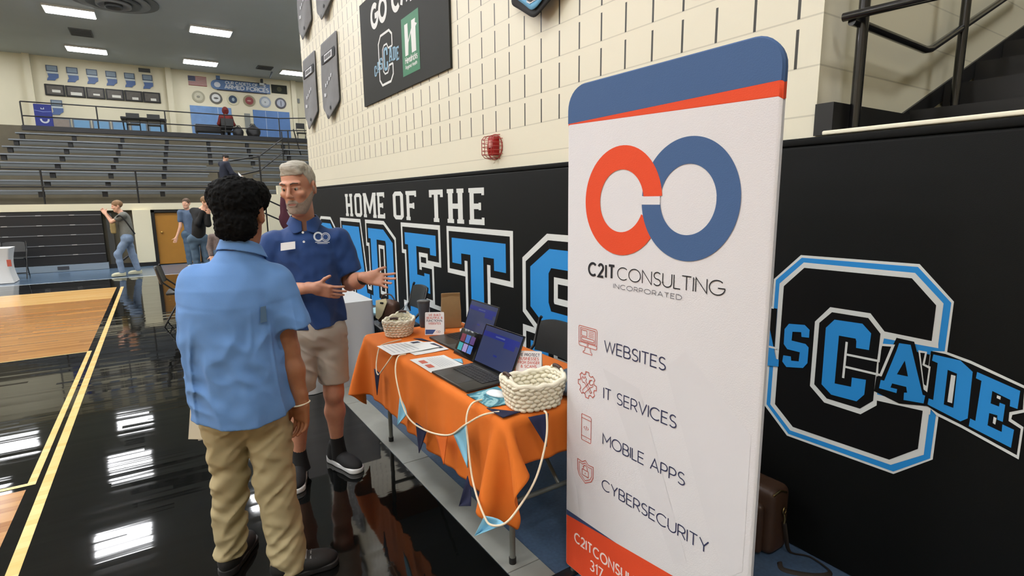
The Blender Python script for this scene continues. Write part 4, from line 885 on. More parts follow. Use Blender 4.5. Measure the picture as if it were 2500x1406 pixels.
# laptops, tablet
ALU = mat('dark aluminium', '#4b4a48', .38, metal=.85); KEYS = mat('black keys', '#0f0f11', .5); BEZ = mat('black glass bezel', '#0a0a0c', .12)
SCR = mat('dim navy screen', '#2c3350', .15, emit=.3); SCR2 = mat('blue web page header', '#1e2668', .15, emit=.3); SCR3 = mat('pale web page text', '#56628f', .15, emit=.3)
def laptop(label, x, y, rz, tilt, wd=.355, dp=.247):
    """front edge centre at x,y; opens toward +y of its own frame"""
    t = on_top('laptop', label, 'laptop', x, y, rz, 0, 'laptops on the orange table')
    MB().box((0, dp/2, .0075), (wd, dp, .013), bev=.004).build('base', ALU, t, smooth=40)
    k = MB().box((0, dp*.66, .0143), (wd*.8, dp*.45, .001)); kb = k.build('keyboard', KEYS, t)
    km = MB()
    for r in range(5):
        for c_ in range(13): km.box((-wd*.37+wd*.0617*c_, dp*.47+dp*.092*r, .0156), (wd*.053, dp*.078, .0016))
    km.build('keys', mat('key caps', '#1a1a1d', .45), kb)
    MB().box((0, dp*.22, .0142), (wd*.42, dp*.34, .0008)).build('trackpad', mat('trackpad', '#454442', .35, metal=.7), t)
    T = Matrix.Translation((0, dp-.004, .013)) @ Matrix.Rotation(-tilt, 4, 'X')
    sh_ = MB().box((0, .0035, dp*.45), (wd, .006, dp*.9), M=T, bev=.0028).build('lid', ALU, t, smooth=40)
    MB().box((0, -.0002, dp*.455), (wd*.985, .001, dp*.875), M=T).build('bezel', BEZ, sh_)
    fr = lambda u, v, d=0: T @ Vector((-wd*.47+u*wd*.94, -.0008-d, dp*.07+v*dp*.80))
    s = MB(); s.add([fr(0, 0), fr(1, 0), fr(1, 1), fr(0, 1)], [(0, 1, 2, 3)], 0); so = s.build('screen', [SCR], sh_)
    g = MB()
    for u0, u1, v0, v1, mi in ((.0, .98, .72, .86, 0), (.62, .9, .58, .72, 0), (.35, .6, .77, .81, 1), (.44, .54, .28, .33, 0)):
        g.add([fr(a, b, .0006) for a, b in ((u0, v0), (u1, v0), (u1, v1), (u0, v1))], [(0, 1, 2, 3)], mi)
    g.build('web_page', [SCR2, SCR3], sh_)
    return t
laptop('front dark laptop with open screen, nearest the edge of the orange table', 1.104, 2.268, -PI/2+.03, .42)
laptop('rear dark laptop with open screen, behind the tablet', 1.385, 2.925, -PI/2, .33)
tb_ = on_top('tablet', 'tablet showing picture tiles, propped up between the two laptops', 'tablet', 1.366, 2.60, -PI/2+.03)
T = Matrix.Rotation(-.42, 4, 'X')
MB().box((0, .004, .078), (.245, .007, .158), M=T, bev=.003).build('body', BEZ, tb_, smooth=40)
MB().box((0, .086, .046), (.2, .004, .098), rot=(.5, 0, 0)).build('stand_flap', KEYS, tb_)
sc_ = MB(); tiles = ('#5a1f33', '#2e4f8a', '#402a5c', '#2f7f86', '#7a6f9a', '#3c62a0'); sc_mats = [mat('tablet tile %d' % i, c, .2, emit=.5) for i, c in enumerate(tiles)]
for k in range(6):
    u, v = k % 3, k//3; sc_.add([T @ Vector((a, -.0004, b)) for a, b in ((-.095+.052*u, .083-.052*v), (-.05+.052*u, .083-.052*v), (-.05+.052*u, .128-.052*v), (-.095+.052*u, .128-.052*v))], [(0, 1, 2, 3)], k)
sc_.build('screen_tiles', sc_mats, tb_)
# mouse pad, mouse
mp = on_top('mouse_pad', 'teal marbled mouse pad under the white mouse', 'mouse pad', 1.185, 1.985, 0, .0005)
mm = bpy.data.materials.new('teal marble'); t_ = NT(mm); tcn = t_.new('ShaderNodeTexCoord').outputs['Object']
nn = t_.new('ShaderNodeTexNoise', ins={0: tcn, 'Scale': 9.0, 'Detail': 3.0, 'Distortion': 2.5}); cr = t_.new('ShaderNodeValToRGB', ins={0: nn.outputs[0]})
for p, c in ((.3, '#0c2c3c'), (.45, '#2f7f93'), (.56, '#9cc7cc'), (.7, '#4f9aa8')): e = cr.color_ramp.elements.new(p); e.color = lin(c)
t_.link(cr.outputs[0], t_.b.inputs['Base Color']); t_.b.inputs['Roughness'].default_value = .5
MB().prism([(-.085, .09), (-.08, -.1), (.06, -.12), (.085, .10)], lambda u, v, d: Vector((u, v, d)), 0, .003).build('pad', mm, mp)
ms = on_top('computer_mouse', 'white low computer mouse on the teal mouse pad', 'mouse', 1.205, 1.99, .35, .0035)
solid('mouse_shell', lambda P: smax(sd_ell(P, (0, 0, -.012), (.031, .06, .036)), -P[..., 2], .004), (-.04, -.07, -.006), (.04, .07, .03), .0035, mat('white mouse plastic', '#e3e6e8', .15), ms)
# tent cards
CARD = mat('white card', '#e4e2e0', .6); C_RED = mat('card red print', '#c4584a', .6); C_NAVY = mat('card navy print', '#2a4a86', .6); C_BLK = mat('card dark print', '#3a3848', .6)
def tent(label, x, y, rz, lines, wd=.125, h=.15, th=.30):
    t = on_top('tent_card', label, 'sign', x, y, rz, 0, 'tent cards on the orange table')
    A = Matrix.Translation((0, -h*math.sin(th), .002)) @ Matrix.Rotation(-th, 4, 'X'); Bk = Matrix.Translation((0, h*math.sin(th), .002)) @ Matrix.Rotation(th, 4, 'X')
    r = rrect(-wd/2, wd/2, 0, h, .008, .002)
    MB().prism(r, lambda u, v, d: A @ Vector((u, -d, v)), -.0012, 0).build('front_leaf', CARD, t); MB().prism(r, lambda u, v, d: Bk @ Vector((u, d, v)), -.0012, 0).build('back_leaf', CARD, t)
    f = lambda u, v, d=0: A @ Vector((u, -.0006-d, v)); m = MB(); z = h*.83
    for tx_, mi in lines:
        w_ = min(wd*.82, text_width(tx_, .0125, .25)); write(m, tx_, -w_/2, z, .0125, .0024, f, 0, mi, gap=.25, width=w_); z -= .0185
    m.build('message', [C_RED, C_BLK], t)
    m = MB(); flat_poly(m, [(-wd/2+.004, .006), (-.012, .006), (.008, .034), (-wd/2+.004, .036)], f, .0002, 0); m.build('corner_block', C_NAVY, t)
    m = MB(); ribbon(m, arc(.02, .02, .006, .006, 20, 340, 12), .002, f, 0, 0); ribbon(m, arc(.031, .02, .006, .006, 0, 360, 12), .002, f, 0, 1); m.build('small_logo', [C_RED, C_BLK], t)
    return t
tent('white tent card about building websites, beside the far basket', 1.475, 3.20, -.55, [('WE BUILD', 0), ('BEAUTIFUL &', 0), ('FUNCTIONAL', 1), ('WEBSITES', 0)])
tent('white tent card about protecting businesses, behind the near basket', 1.455, 2.085, -.75, [('WE PROTECT', 1), ('BUSINESSES', 0), ('FROM DANGER', 0), ('& SCAMS', 0)])
# paper bag
pb_ = on_top('paper_bag', 'brown paper lunch bag with folded top, standing near the wall side of the orange table', 'bag', 1.655, 3.32, -.35)
KR = mat('brown kraft paper', '#8f7149', .75, noise=.1, nscale=30)
m = MB(); rings = []
for z, wx, wy, o in ((0, .064, .04, 0), (.05, .065, .041, .002), (.12, .066, .034, -.003), (.19, .064, .018, .002), (.225, .064, .006, 0)):
    rings.append([Vector((-wx, -wy, z)), Vector((-wx*.98, o, z)), Vector((-wx, wy, z)), Vector((wx, wy, z)), Vector((wx*.98, -o, z)), Vector((wx, -wy, z)), Vector((0, -wy-.004+o, z))])
vs = [p for r in rings for p in r]; m.add(vs, [(k*7+i, k*7+(i+1) % 7, (k+1)*7+(i+1) % 7, (k+1)*7+i) for k in range(4) for i in range(7)]+[tuple(range(6, -1, -1)), tuple(28+i for i in range(7))]); m.build('bag_body', KR, pb_, smooth=30)
MB().box((0, -.006, .222), (.13, .012, .034), bev=.003, rot=(.1, 0, 0)).build('folded_top', KR, pb_)
# tumbler
tu = on_top('tumbler', 'tall slate grey tumbler behind the far basket', 'cup', 1.50, 3.43, 0)
SL = mat('slate grey tumbler', '#3c454f', .45)
MB().lathe([(.03, 0), (.032, .004), (.036, .09), (.043, .17), (.0435, .178), (.041, .178), (.038, .165), (.0, .16)], 28).build('cup', SL, tu, smooth=50)
MB().lathe([(.044, .172), (.0455, .175), (.044, .186), (.03, .19), (.0, .191)], 28).build('lid', mat('smoky lid', '#4c4d4f', .25), tu, smooth=50)
# small white box
wb_ = on_top('small_box', 'small white box lying beside the brown paper bag', 'box', 1.66, 3.12, -.4); MB().box((0, 0, .011), (.075, .05, .02), bev=.004).build('box_body', mat('white box', '#dedcd8', .5), wb_)
# folded grey shirt
gs = on_top('folded_shirt', 'folded slate grey shirt with white print at the near end of the table', 'shirt', 1.56, 1.90, .1, .004)
SG = mat('slate grey cotton', '#4b5866', .9, bump=.15, bscale=300)
solid('cloth', lambda P: sd_box(P, (0, 0, .014), (.13, .14, .013), .012)+vnoise(P*[14, 14, 4])*.006, (-.17, -.18, -.004), (.17, .18, .05), .006, SG, gs)
m = MB(); fz = lambda u, v, d=0: Vector((u, v, .0335)); write(m, 'CS', -.10, .045, .05, .008, fz, 0); write(m, 'CAMP', -.12, -.02, .02, .003, fz, 0); m.build('print', WHF, gs)
# bunting
CORD = mat('cream bunting cord', '#e2d4b8', .8); FL = {'n': mat('navy felt', '#161c3d', .9), 'b': mat('pale blue felt', '#83bdd6', .9), 'o': mat('orange felt', '#d7661c', .9)}
bt = thing('bunting', 'cream cord bunting with navy, pale blue and orange triangle flags along the orange tablecloth', 'bunting', (TX0, 2.5, TOP))
XB = 1.012
def smooth_path(pts, n=8):
    P = [Vector(p) for p in pts]; o = []
    for i in range(len(P)-1):
        a, b, c_, d_ = P[max(i-1, 0)], P[i], P[i+1], P[min(i+2, len(P)-1)]
        for k in range(n):
            t = k/n; o.append(.5*((2*b)+(c_-a)*t+(2*a-5*b+4*c_-d_)*t*t+(3*b-a-3*c_+d_)*t**3))
    return o+[P[-1]]
MB().tube(smooth_path([(1.22, 3.16, TOP+.006), (1.10, 3.12, TOP+.007), (1.055, 3.10, TOP-.01), (XB+.01, 3.07, .65), (XB, 3.02, .60), (XB+.015, 2.95, .66), (1.06, 2.88, TOP+.004)]), .0042, 8).build('cord', CORD, bt, world=True, smooth=70)
MB().tube(smooth_path([(1.12, 2.84, TOP+.004), (1.065, 2.825, TOP-.002), (XB+.01, 2.75, .66), (XB, 2.60, .50), (XB, 2.38, .492), (XB, 2.10, .565), (XB, 1.93, .675), (1.045, 1.84, TOP-.004), (1.11, 1.81, TOP+.006)]), .0045, 8).build('cord', CORD, bt, world=True, smooth=70)
MB().tube(smooth_path([(1.12, 1.97, TOP+.006), (1.06, 1.955, TOP+.004), (1.02, 1.93, .70), (XB, 1.905, .60), (1.0, 1.86, .49), (.985, 1.795, .43), (.975, 1.723, .385), (.972, 1.665, .37), (1.0, 1.60, .40), (1.07, 1.60, .45), (1.148, 1.60, .545), (1.221, 1.635, .665), (1.262, 1.685, TOP-.004), (1.268, 1.71, TOP+.006)]), .0045, 8).build('cord', CORD, bt, world=True, smooth=70)
def flag(a, b, c_, col, bow=.006):
    a, b, c_ = Vector(a), Vector(b), Vector(c_); m = MB(); N = 6; nrm = (b-a).cross(c_-a).normalized(); V = []
    for i in range(N+1):
        for j in range(N+1):
            u = i/N; v = j/N; V.append(a.lerp(b, u).lerp(c_, v)+nrm*bow*math.sin(u*PI)*math.sin(v*2.6+.4))
    m.add(V, [(i*(N+1)+j, (i+1)*(N+1)+j, (i+1)*(N+1)+j+1, i*(N+1)+j+1) for i in range(N) for j in range(N)])
    o = m.build('flag', FL[col], bt, world=True); o.data.polygons.foreach_set('use_smooth', [True]*len(o.data.polygons)); s = o.modifiers.new('t', 'SOLIDIFY'); s.thickness = .003; s.offset = 0
    o['label'] = {'n': 'navy triangle flag', 'b': 'pale blue triangle flag', 'o': 'orange triangle flag'}[col]
flag((XB, 3.085, .62), (XB, 2.99, .615), (XB, 3.06, .46), 'n'); flag((XB, 2.68, .565), (XB, 2.585, .50), (XB-.005, 2.73, .385), 'b', .015)
flag((XB, 2.47, .495), (XB, 2.335, .497), (XB-.002, 2.44, .34), 'n'); flag((XB, 2.235, .52), (XB, 2.10, .565), (XB-.002, 2.15, .40), 'o'); flag((XB, 2.04, .59), (XB, 1.92, .68), (XB-.004, 1.91, .49), 'b', .012)
flag((XB-.01, 1.90, .46), (XB-.025, 1.85, .35), (XB-.01, 1.99, .275), 'n', .015); flag((.975, 1.715, .38), (1.0, 1.595, .40), (.95, 1.755, .28), 'b', .035)
flag((1.085, 1.87, TOP+.008), (1.18, 1.755, TOP+.008), (1.088, 1.748, TOP+.008), 'n', .003); flag((1.18, 1.70, TOP+.004), (1.275, 1.69, TOP+.002), (1.232, 1.645, .63), 'n', .01)
flag((1.31, 2.50, TOP+.002), (1.345, 2.58, TOP+.002), (1.30, 2.60, TOP+.003), 'b', .001); flag((1.345, 3.12, TOP+.003), (1.36, 3.02, TOP+.003), (1.30, 3.15, TOP+.003), 'n', .001)

# ------------------------------------------------------------------ black folding chairs and things behind the table
CH_F = mat('black chair frame', '#121213', .35); CH_P = mat('black padded vinyl', '#232525', .42, bump=.05, bscale=200)
def folding_chair(label, x, y, rz, group=None, pad=True):
    """front of the chair is -y in its own frame"""
    t = thing('folding_chair', label, 'chair', (x, y, 0), rz, group)
    MB().box((0, 0, .44), (.40, .39, .035), bev=.014).build('seat', CH_P, t, smooth=40)
    m = MB(); N = 8; V = []
    for d in (0, .028):
        for i in range(N+1):
            for j in range(5):
                u = -1+2*i/N; v = j/4; V.append(Vector((u*(.2-.012*v), .205+.05*v+.02*(1-u*u)*0+.03*(1-u*u)+d, .57+.225*v-(.02*u**4 if j == 4 else 0))))
    k = (N+1)*5; fs = []
    for i in range(N):
        for j in range(4):
            a = i*5+j; fs += [(a, a+1, a+6, a+5), (k+a, k+a+5, k+a+6, k+a+1)]
    for i in range(N): fs += [(i*5, i*5+5, k+i*5+5, k+i*5), (i*5+4, k+i*5+4, k+i*5+9, i*5+9)]
    for j in range(4): fs += [(j, k+j, k+j+1, j+1), (N*5+j, N*5+j+1, k+N*5+j+1, k+N*5+j)]
    m.add(V, fs); m.build('backrest', CH_P, t, smooth=50)
    for s in (-1, 1):
        MB().tube([(s*.215, -.22, 0), (s*.215, .02, .42), (s*.215, .215, .60), (s*.212, .265, .785), (s*.2, .27, .8)], .0115, 10).build('front_leg', CH_F, t, smooth=60)
        MB().tube([(s*.195, .25, 0), (s*.2, .0, .43), (s*.2, -.12, .44)], .0105, 10).build('rear_leg', CH_F, t, smooth=60)
    MB().cyl((-.215, -.155, .115), (.215, -.155, .115), .008, 10).build('stretcher', CH_F, t, smooth=60); MB().cyl((-.195, .2, .09), (.195, .2, .09), .008, 10).build('stretcher', CH_F, t, smooth=60)
    return t
folding_chair('black padded folding chair between the orange table and the wall padding', 1.94, 2.81, -PI/2, 'black folding chairs near the booths')
folding_chair('black padded folding chair beyond the far end of the orange table, holding a brown bag', 1.83, 4.88, -PI/2-.1, 'black folding chairs near the booths')
folding_chair('black folding chair out on the court floor, half hidden by the man in light blue', .22, 8.50, PI/2-.1, 'black folding chairs near the booths')
hbg = thing('handbag', 'brown leather handbag with a cream flap on the folding chair beyond the table', 'bag', (1.78, 4.90, .459), -1.0); hbg.scale = (.72, .72, .8)
BRL = mat('brown bag leather', '#4a3020', .55, noise=.2, nscale=25); CRM = mat('cream leather flap', '#cfc39a', .6)
solid('bag_body', lambda P: smin(sd_box(P, (0, 0, .13), (.15, .075, .13), .04), sd_ell(P, (.03, 0, .24), (.1, .05, .05)), .03)+vnoise(P*12)*.008, (-.2, -.13, -.01), (.2, .13, .33), .009, BRL, hbg)
MB().prism([(-.13, .28), (.03, .31), (.05, .27), (-.04, .10), (-.10, .05), (-.14, .07)], lambda u, v, d: Vector((u, -.088-d+.03*(v-.1), v)), 0, .012).build('flap', CRM, hbg)
MB().prism(rrect(-.055, -.005, .245, .265, .008), lambda u, v, d: Vector((u, -.093-d, v)), 0, .012).build('slot', B_PAINT, hbg)
MB().tube(smooth_path([(-.12, 0, .24), (-.08, .0, .33), (.05, 0, .34), (.13, 0, .23)]), .009, 8).build('strap', BRL, hbg, smooth=60)
wbt = thing('water_bottle', 'small clear water bottle beside the brown handbag on the chair', 'bottle', (1.88, 4.70, .459), 0)
MB().lathe([(.028, 0), (.03, .01), (.03, .13), (.026, .15), (.012, .18), (.012, .2)], 20).build('bottle', mat('clear plastic', '#cfe0e6', .08, alpha=.6), wbt, smooth=50); MB().cyl((0, 0, .2), (0, 0, .218), .015, 14).build('cap', mat('white cap', '#e6eaec', .4), wbt)
crt = thing('storage_tote', 'low black storage tote on the floor beyond the chair, with pale paper on it', 'tote', (1.86, 5.52, 0), .1)
MB().box((0, 0, .22), (.42, .5, .44), bev=.02).build('tote_body', mat('black tote plastic', '#15171a', .5), crt, smooth=40); MB().box((0, 0, .455), (.45, .53, .03), bev=.01).build('tote_lid', mat('black tote plastic', '#15171a', .5), crt)
pp = thing('paper_stack', 'pale blue paper stack on the black storage tote', 'paper', (1.86, 5.42, .471), .3); MB().box((0, 0, .008), (.24, .30, .016)).build('stack', mat('pale blue paper', '#a9d3dd', .6), pp)
# white clothed tables
def skirt_table(name, label, x0, x1, y0, y1, h, m, flare=.03, hem=.004, folds=26, amp=.018, group=None, pull=0):
    t = thing(name, label, 'table', ((x0+x1)/2, (y0+y1)/2, 0), 0, group); cx, cy = (x0+x1)/2, (y0+y1)/2
    hx, hy = (x1-x0)/2, (y1-y0)/2; R = rrect(-hx, hx, -hy, hy, .03, n=6); pts = []
    for i in range(len(R)):
        a, b = Vector(R[i]), Vector(R[(i+1) % len(R)]); n = max(1, int((b-a).length/.04)); pts += [a.lerp(b, k/n) for k in range(n)]
    N = len(pts); V = []; rows = 10; s = 0; L = [0]
    for i in range(N): L.append(L[-1]+(pts[(i+1) % N]-pts[i]).length)
    for r in range(rows+1):
        q = r/rows; z = h-(h-hem)*q
        for i, p in enumerate(pts):
            o = Vector((p.x/hx, p.y/hy)).normalized(); f = q*(flare+amp*math.sin(L[i]/L[-1]*folds*2*PI+1.3*math.sin(L[i]*3)))-pull*math.sin(PI*q)
            V.append((p.x+o.x*f, p.y+o.y*f, z-(0 if r else 0)))
    fs = [(r*N+i, (r+1)*N+i, (r+1)*N+(i+1) % N, r*N+(i+1) % N) for r in range(rows) for i in range(N)]; fs.append(tuple(range(N)))
    MB().add(V, fs).build('table_cover', m, t, smooth=50)
    return t
LG = mat('light grey tablecloth', '#b9bcbd', .85); WS = mat('white stretch cover', '#c9cac8', .8)
skirt_table('cloth_table', 'table with a light grey floor length cloth beyond the man in the polo', .80, 1.545, 4.63, 6.46, .748, LG)
# briefcase by the wall
bc = thing('briefcase', 'brown leather messenger bag leaning on the wall padding behind the banner', 'bag', (2.24, 1.42, 0))
LB = mat('brown briefcase leather', '#3f2a1c', .5, noise=.25, nscale=18); STR = mat('dark strap webbing', '#2a2119', .7); MET = mat('brass buckle', '#a08a5c', .3, metal=1)
solid('bag_body', lambda P: sd_box(P, (0, 0, .163), (.072, .20, .16), .035), (-.1, -.24, -.01), (.1, .24, .37), .009, LB, bc)
solid('front_pocket', lambda P: sd_box(P, (-.085, 0, .13), (.02, .165, .12), .018), (-.12, -.2, -.01), (-.05, .2, .27), .007, LB, bc)
MB().tube(smooth_path([(-.03, -.08, .32), (-.035, -.06, .39), (-.035, .06, .39), (-.03, .08, .32)]), .009, 8).build('carry_handle', STR, bc, smooth=60)
MB().tube([(-.06, -.19, .30), (-.02, -.198, .318), (.03, -.2, .295)], .005, 8).build('zip', MET, bc, smooth=60)
MB().tube([(.0, -.21+.0*k, .235)]+[(.012*math.sin(a), -.212, .22+.015*math.cos(a)) for a in np.linspace(0, 2*PI, 12)], .0035, 8).build('buckle', MET, bc, smooth=60)
MB().tube([(0, -.212, .205), (.002, -.216, .18), (0, -.214, .16)], .006, 8).build('clasp', MET, bc, smooth=60)
MB().tube(smooth_path([(0, -.215, .165), (.01, -.222, .10), (.03, -.225, .03), (.05, -.24, .006), (.09, -.30, .005), (.06, -.40, .005), (-.02, -.37, .005), (-.09, -.28, .005), (-.06, -.24, .006)]), .011, 8, flat=.35).build('shoulder_strap', STR, bc, smooth=60)
# ------------------------------------------------------------------ people
def skin(name, c, dark):
    m = mat(name, c, .5, noise=.12, nscale=45, sss=.12); return m
SK_FAIR = skin('fair ruddy skin', '#c08a70', 0); SK_TAN = skin('warm brown skin', '#93603f', 0); SK_PALE = skin('pale skin', '#d3a388', 0)
LIP = mat('lip', '#9c665a', .5); EYE_W = mat('eye white', '#a39890', .3); IRIS = mat('dark iris', '#2a2320', .1)
def head_local(P, c, R, s=1.0):
    return ((P-V3(c)) @ np.array(R, np.float32))/np.float32(s)
def head_sd(Q, face=True):
    """head in its own frame: front = -y, origin between the ears"""
    d = sd_ell(Q, (0, .015, .038), (.077, .097, .084))
    d = smin(d, sd_ell(Q, (0, -.028, -.045), (.059, .064, .076)), .03)
    d = smin(d, sd_ell(Q, (0, -.062, -.1), (.03, .028, .023)), .025)
    for s in (-1, 1):
        d = smin(d, sd_cap(Q, (s*.058, .005, -.03), (s*.03, -.05, -.096), .018, .016), .022)
        if face:
            d = smin(d, sd_ell(Q, (s*.043, -.066, -.018), (.024, .02, .017)), .018)
            d = smin(d, sd_cap(Q, (s*.012, -.089, .03), (s*.05, -.072, .03), .0085), .014)
            d = smax(d, -sd_ell(Q, (s*.032, -.103, .01), (.0175, .017, .0125)), .01)
            d = smin(d, sd_cap(Q, (s*.018, -.083, .0112), (s*.047, -.070, .0092), .007), .006)
            d = smin(d, sd_cap(Q, (s*.018, -.082, -.0015), (s*.046, -.071, -.001), .005), .006)
            d = smin(d, sd_ell(Q, (s*.0125, -.101, -.028), (.008, .009, .007)), .006)
        e = sd_ell(Q, (s*.081, .018, -.002), (.010, .021, .033), rotz(s*.35)); e = smax(e, -sd_ell(Q, (s*.092, .012, .002), (.008, .011, .018)), .006)
        d = smin(d, e, .008)
    if face:
        d = smin(d, sd_cap(Q, (0, -.088, .022), (0, -.112, -.022), .0075, .0115), .012)
        d = smin(d, sd_cap(Q, (-.02, -.0875, -.0605), (.02, -.0875, -.0605), .0048), .006)
        d = smin(d, sd_cap(Q, (-.016, -.087, -.0695), (.016, -.087, -.0695), .0056), .006)
        d = smax(d, -sd_cap(Q, (-.022, -.097, -.0648), (.022, -.097, -.0648), .0026), .003)
    return d
def hand_sd(P, w, dr, n, right, curl=(.2, .25, .3, .35), spread=.12, s=1.0, thumb=(.75, .65, .1)):
    """palm, five jointed fingers; n = palm normal; thumb direction mixes (side, forward, palm)"""
    w = np.array(w, float); d = np.array(dr, float); d /= np.linalg.norm(d); n = np.array(n, float); n -= d*(n @ d); n /= np.linalg.norm(n)
    t = np.cross(d, n) if right else np.cross(n, d)
    R = np.stack([t, n, d], 1)
    k = sd_box(P, w+d*.052*s, (.041*s, .0135*s, .047*s), .013*s, R)
    k = smin(k, sd_ell(P, w+d*.035*s+t*.024*s+n*.008*s, (.019*s, .014*s, .03*s), R), .012)
    k = smin(k, sd_cap(P, w-d*.03*s, w+d*.02*s, .026*s), .02)
    for i, (o, L) in enumerate(((.031, .07), (.0105, .08), (-.0105, .074), (-.03, .057))):
        b = w+d*(.094-abs(i-1)*.004)*s+t*o*s; a = spread*(1.2-i); dd = d*math.cos(a)+t*math.sin(a); c = 0; f = None
        for j, fr_ in enumerate((.45, .31, .24)):
            c += curl[i]*(.6 if j == 0 else 1.0); v = dd*math.cos(c)+n*math.sin(c); e = b+v*L*fr_*s
            x = sd_cap(P, b, e, (.0088-.0007*j)*s, (.0082-.0008*j)*s); f = x if f is None else smin(f, x, .003); b = e
        k = smin(k, f, .005)
    tv = t*thumb[0]+d*thumb[1]+n*thumb[2]; tv /= np.linalg.norm(tv); b = w+d*.03*s+t*.03*s+n*.005*s; e = b+tv*.042*s
    v2 = tv*.9+d*.35; v2 /= np.linalg.norm(v2); e2 = e+v2*.034*s
    return smin(k, smin(sd_cap(P, b, e, .0125*s, .0105*s), sd_cap(P, e, e2, .0103*s, .0085*s), .003), .01)
def Rmat(yaw, pitch=0, roll=0):
    """columns = head axes; yaw turns the face to its own right/left, pitch>0 looks down"""
    return np.array((Matrix.Rotation(yaw, 3, 'Z') @ Matrix.Rotation(pitch, 3, 'X') @ Matrix.Rotation(roll, 3, 'Y')), np.float32)
def put(mb, c, R): return Matrix.Translation(c) @ Matrix(R.tolist()).to_4x4()
def face_parts(root, c, R, s, brow):
    sv = s if isinstance(s, (tuple, list)) else (s, s, s); T = Matrix.Translation(c) @ Matrix(R.tolist()).to_4x4() @ Matrix.Diagonal((*sv, 1)); s = sv[0]
    for q in (-1, 1):
        MB().ell((q*.032, -.0748, .005), (.0112, .0112, .0112), 14, M=T).ell((q*.031-.002, -.0848, .0045), (.0062, .0022, .0062), 10, 1, M=T).build('eye', [EYE_W, IRIS], root, smooth=60)
        m = MB(); m.tube([T @ Vector(p) for p in ((q*.014, -.0985, .0285), (q*.03, -.0965, .0335), (q*.049, -.0815, .03))], [.0032*s, .0036*s, .002*s], 8); m.build('eyebrow', brow, root, smooth=60)
def shoe(root, heel, toe, up, sole, z0=0, h=.004, ankle=None, sole_h=.028, name='shoe', wave=.006):
    hx = Vector((heel[0], heel[1])); tx = Vector((toe[0], toe[1])); L = (tx-hx).length; a = math.atan2((tx-hx).y, (tx-hx).x)
    R = rotz(a); c = np.array((heel[0], heel[1], z0), float)
    def loc(P): return (P-V3(c)) @ R
    def upf(P):
        Q = loc(P); d = sd_ell(Q, (.055, 0, .05), (.06, .04, .052)); d = smin(d, sd_ell(Q, (L*.5, 0, .045), (L*.35, .044, .042)), .03)
        d = smin(d, sd_ell(Q, (L-.075, 0, .036), (.075, .047, .034)), .03); d = smin(d, sd_cap(Q, (.06, 0, .06), (.068, 0, .115), .042, .044), .03)
        pass
        return smax(d, .012-Q[..., 2], .004)
    def sof(P):
        Q = loc(P); ex = np.where(Q[..., 0] < L*.3, wave, 0)
        d2 = smin(sd_cap(Q*[1, 1, 0], (.042, 0, 0), (L*.45, 0, 0), .044, .041), sd_cap(Q*[1, 1, 0], (L*.4, 0, 0), (L-.047, .0, 0), .041, .05), .02)
        top = sole_h+ex*np.cos((Q[..., 0]/L)*2.4)
        return smax(d2, np.abs(Q[..., 2]-top/2)-top/2, .006)
    lo = (min(heel[0], toe[0])-.08, min(heel[1], toe[1])-.08, z0-.01); hi = (max(heel[0], toe[0])+.08, max(heel[1], toe[1])+.08, z0+.15)
    o = solid(name, upf, lo, hi, h, up, root); solid('sole', sof, lo, hi, h, sole, o)
    return o

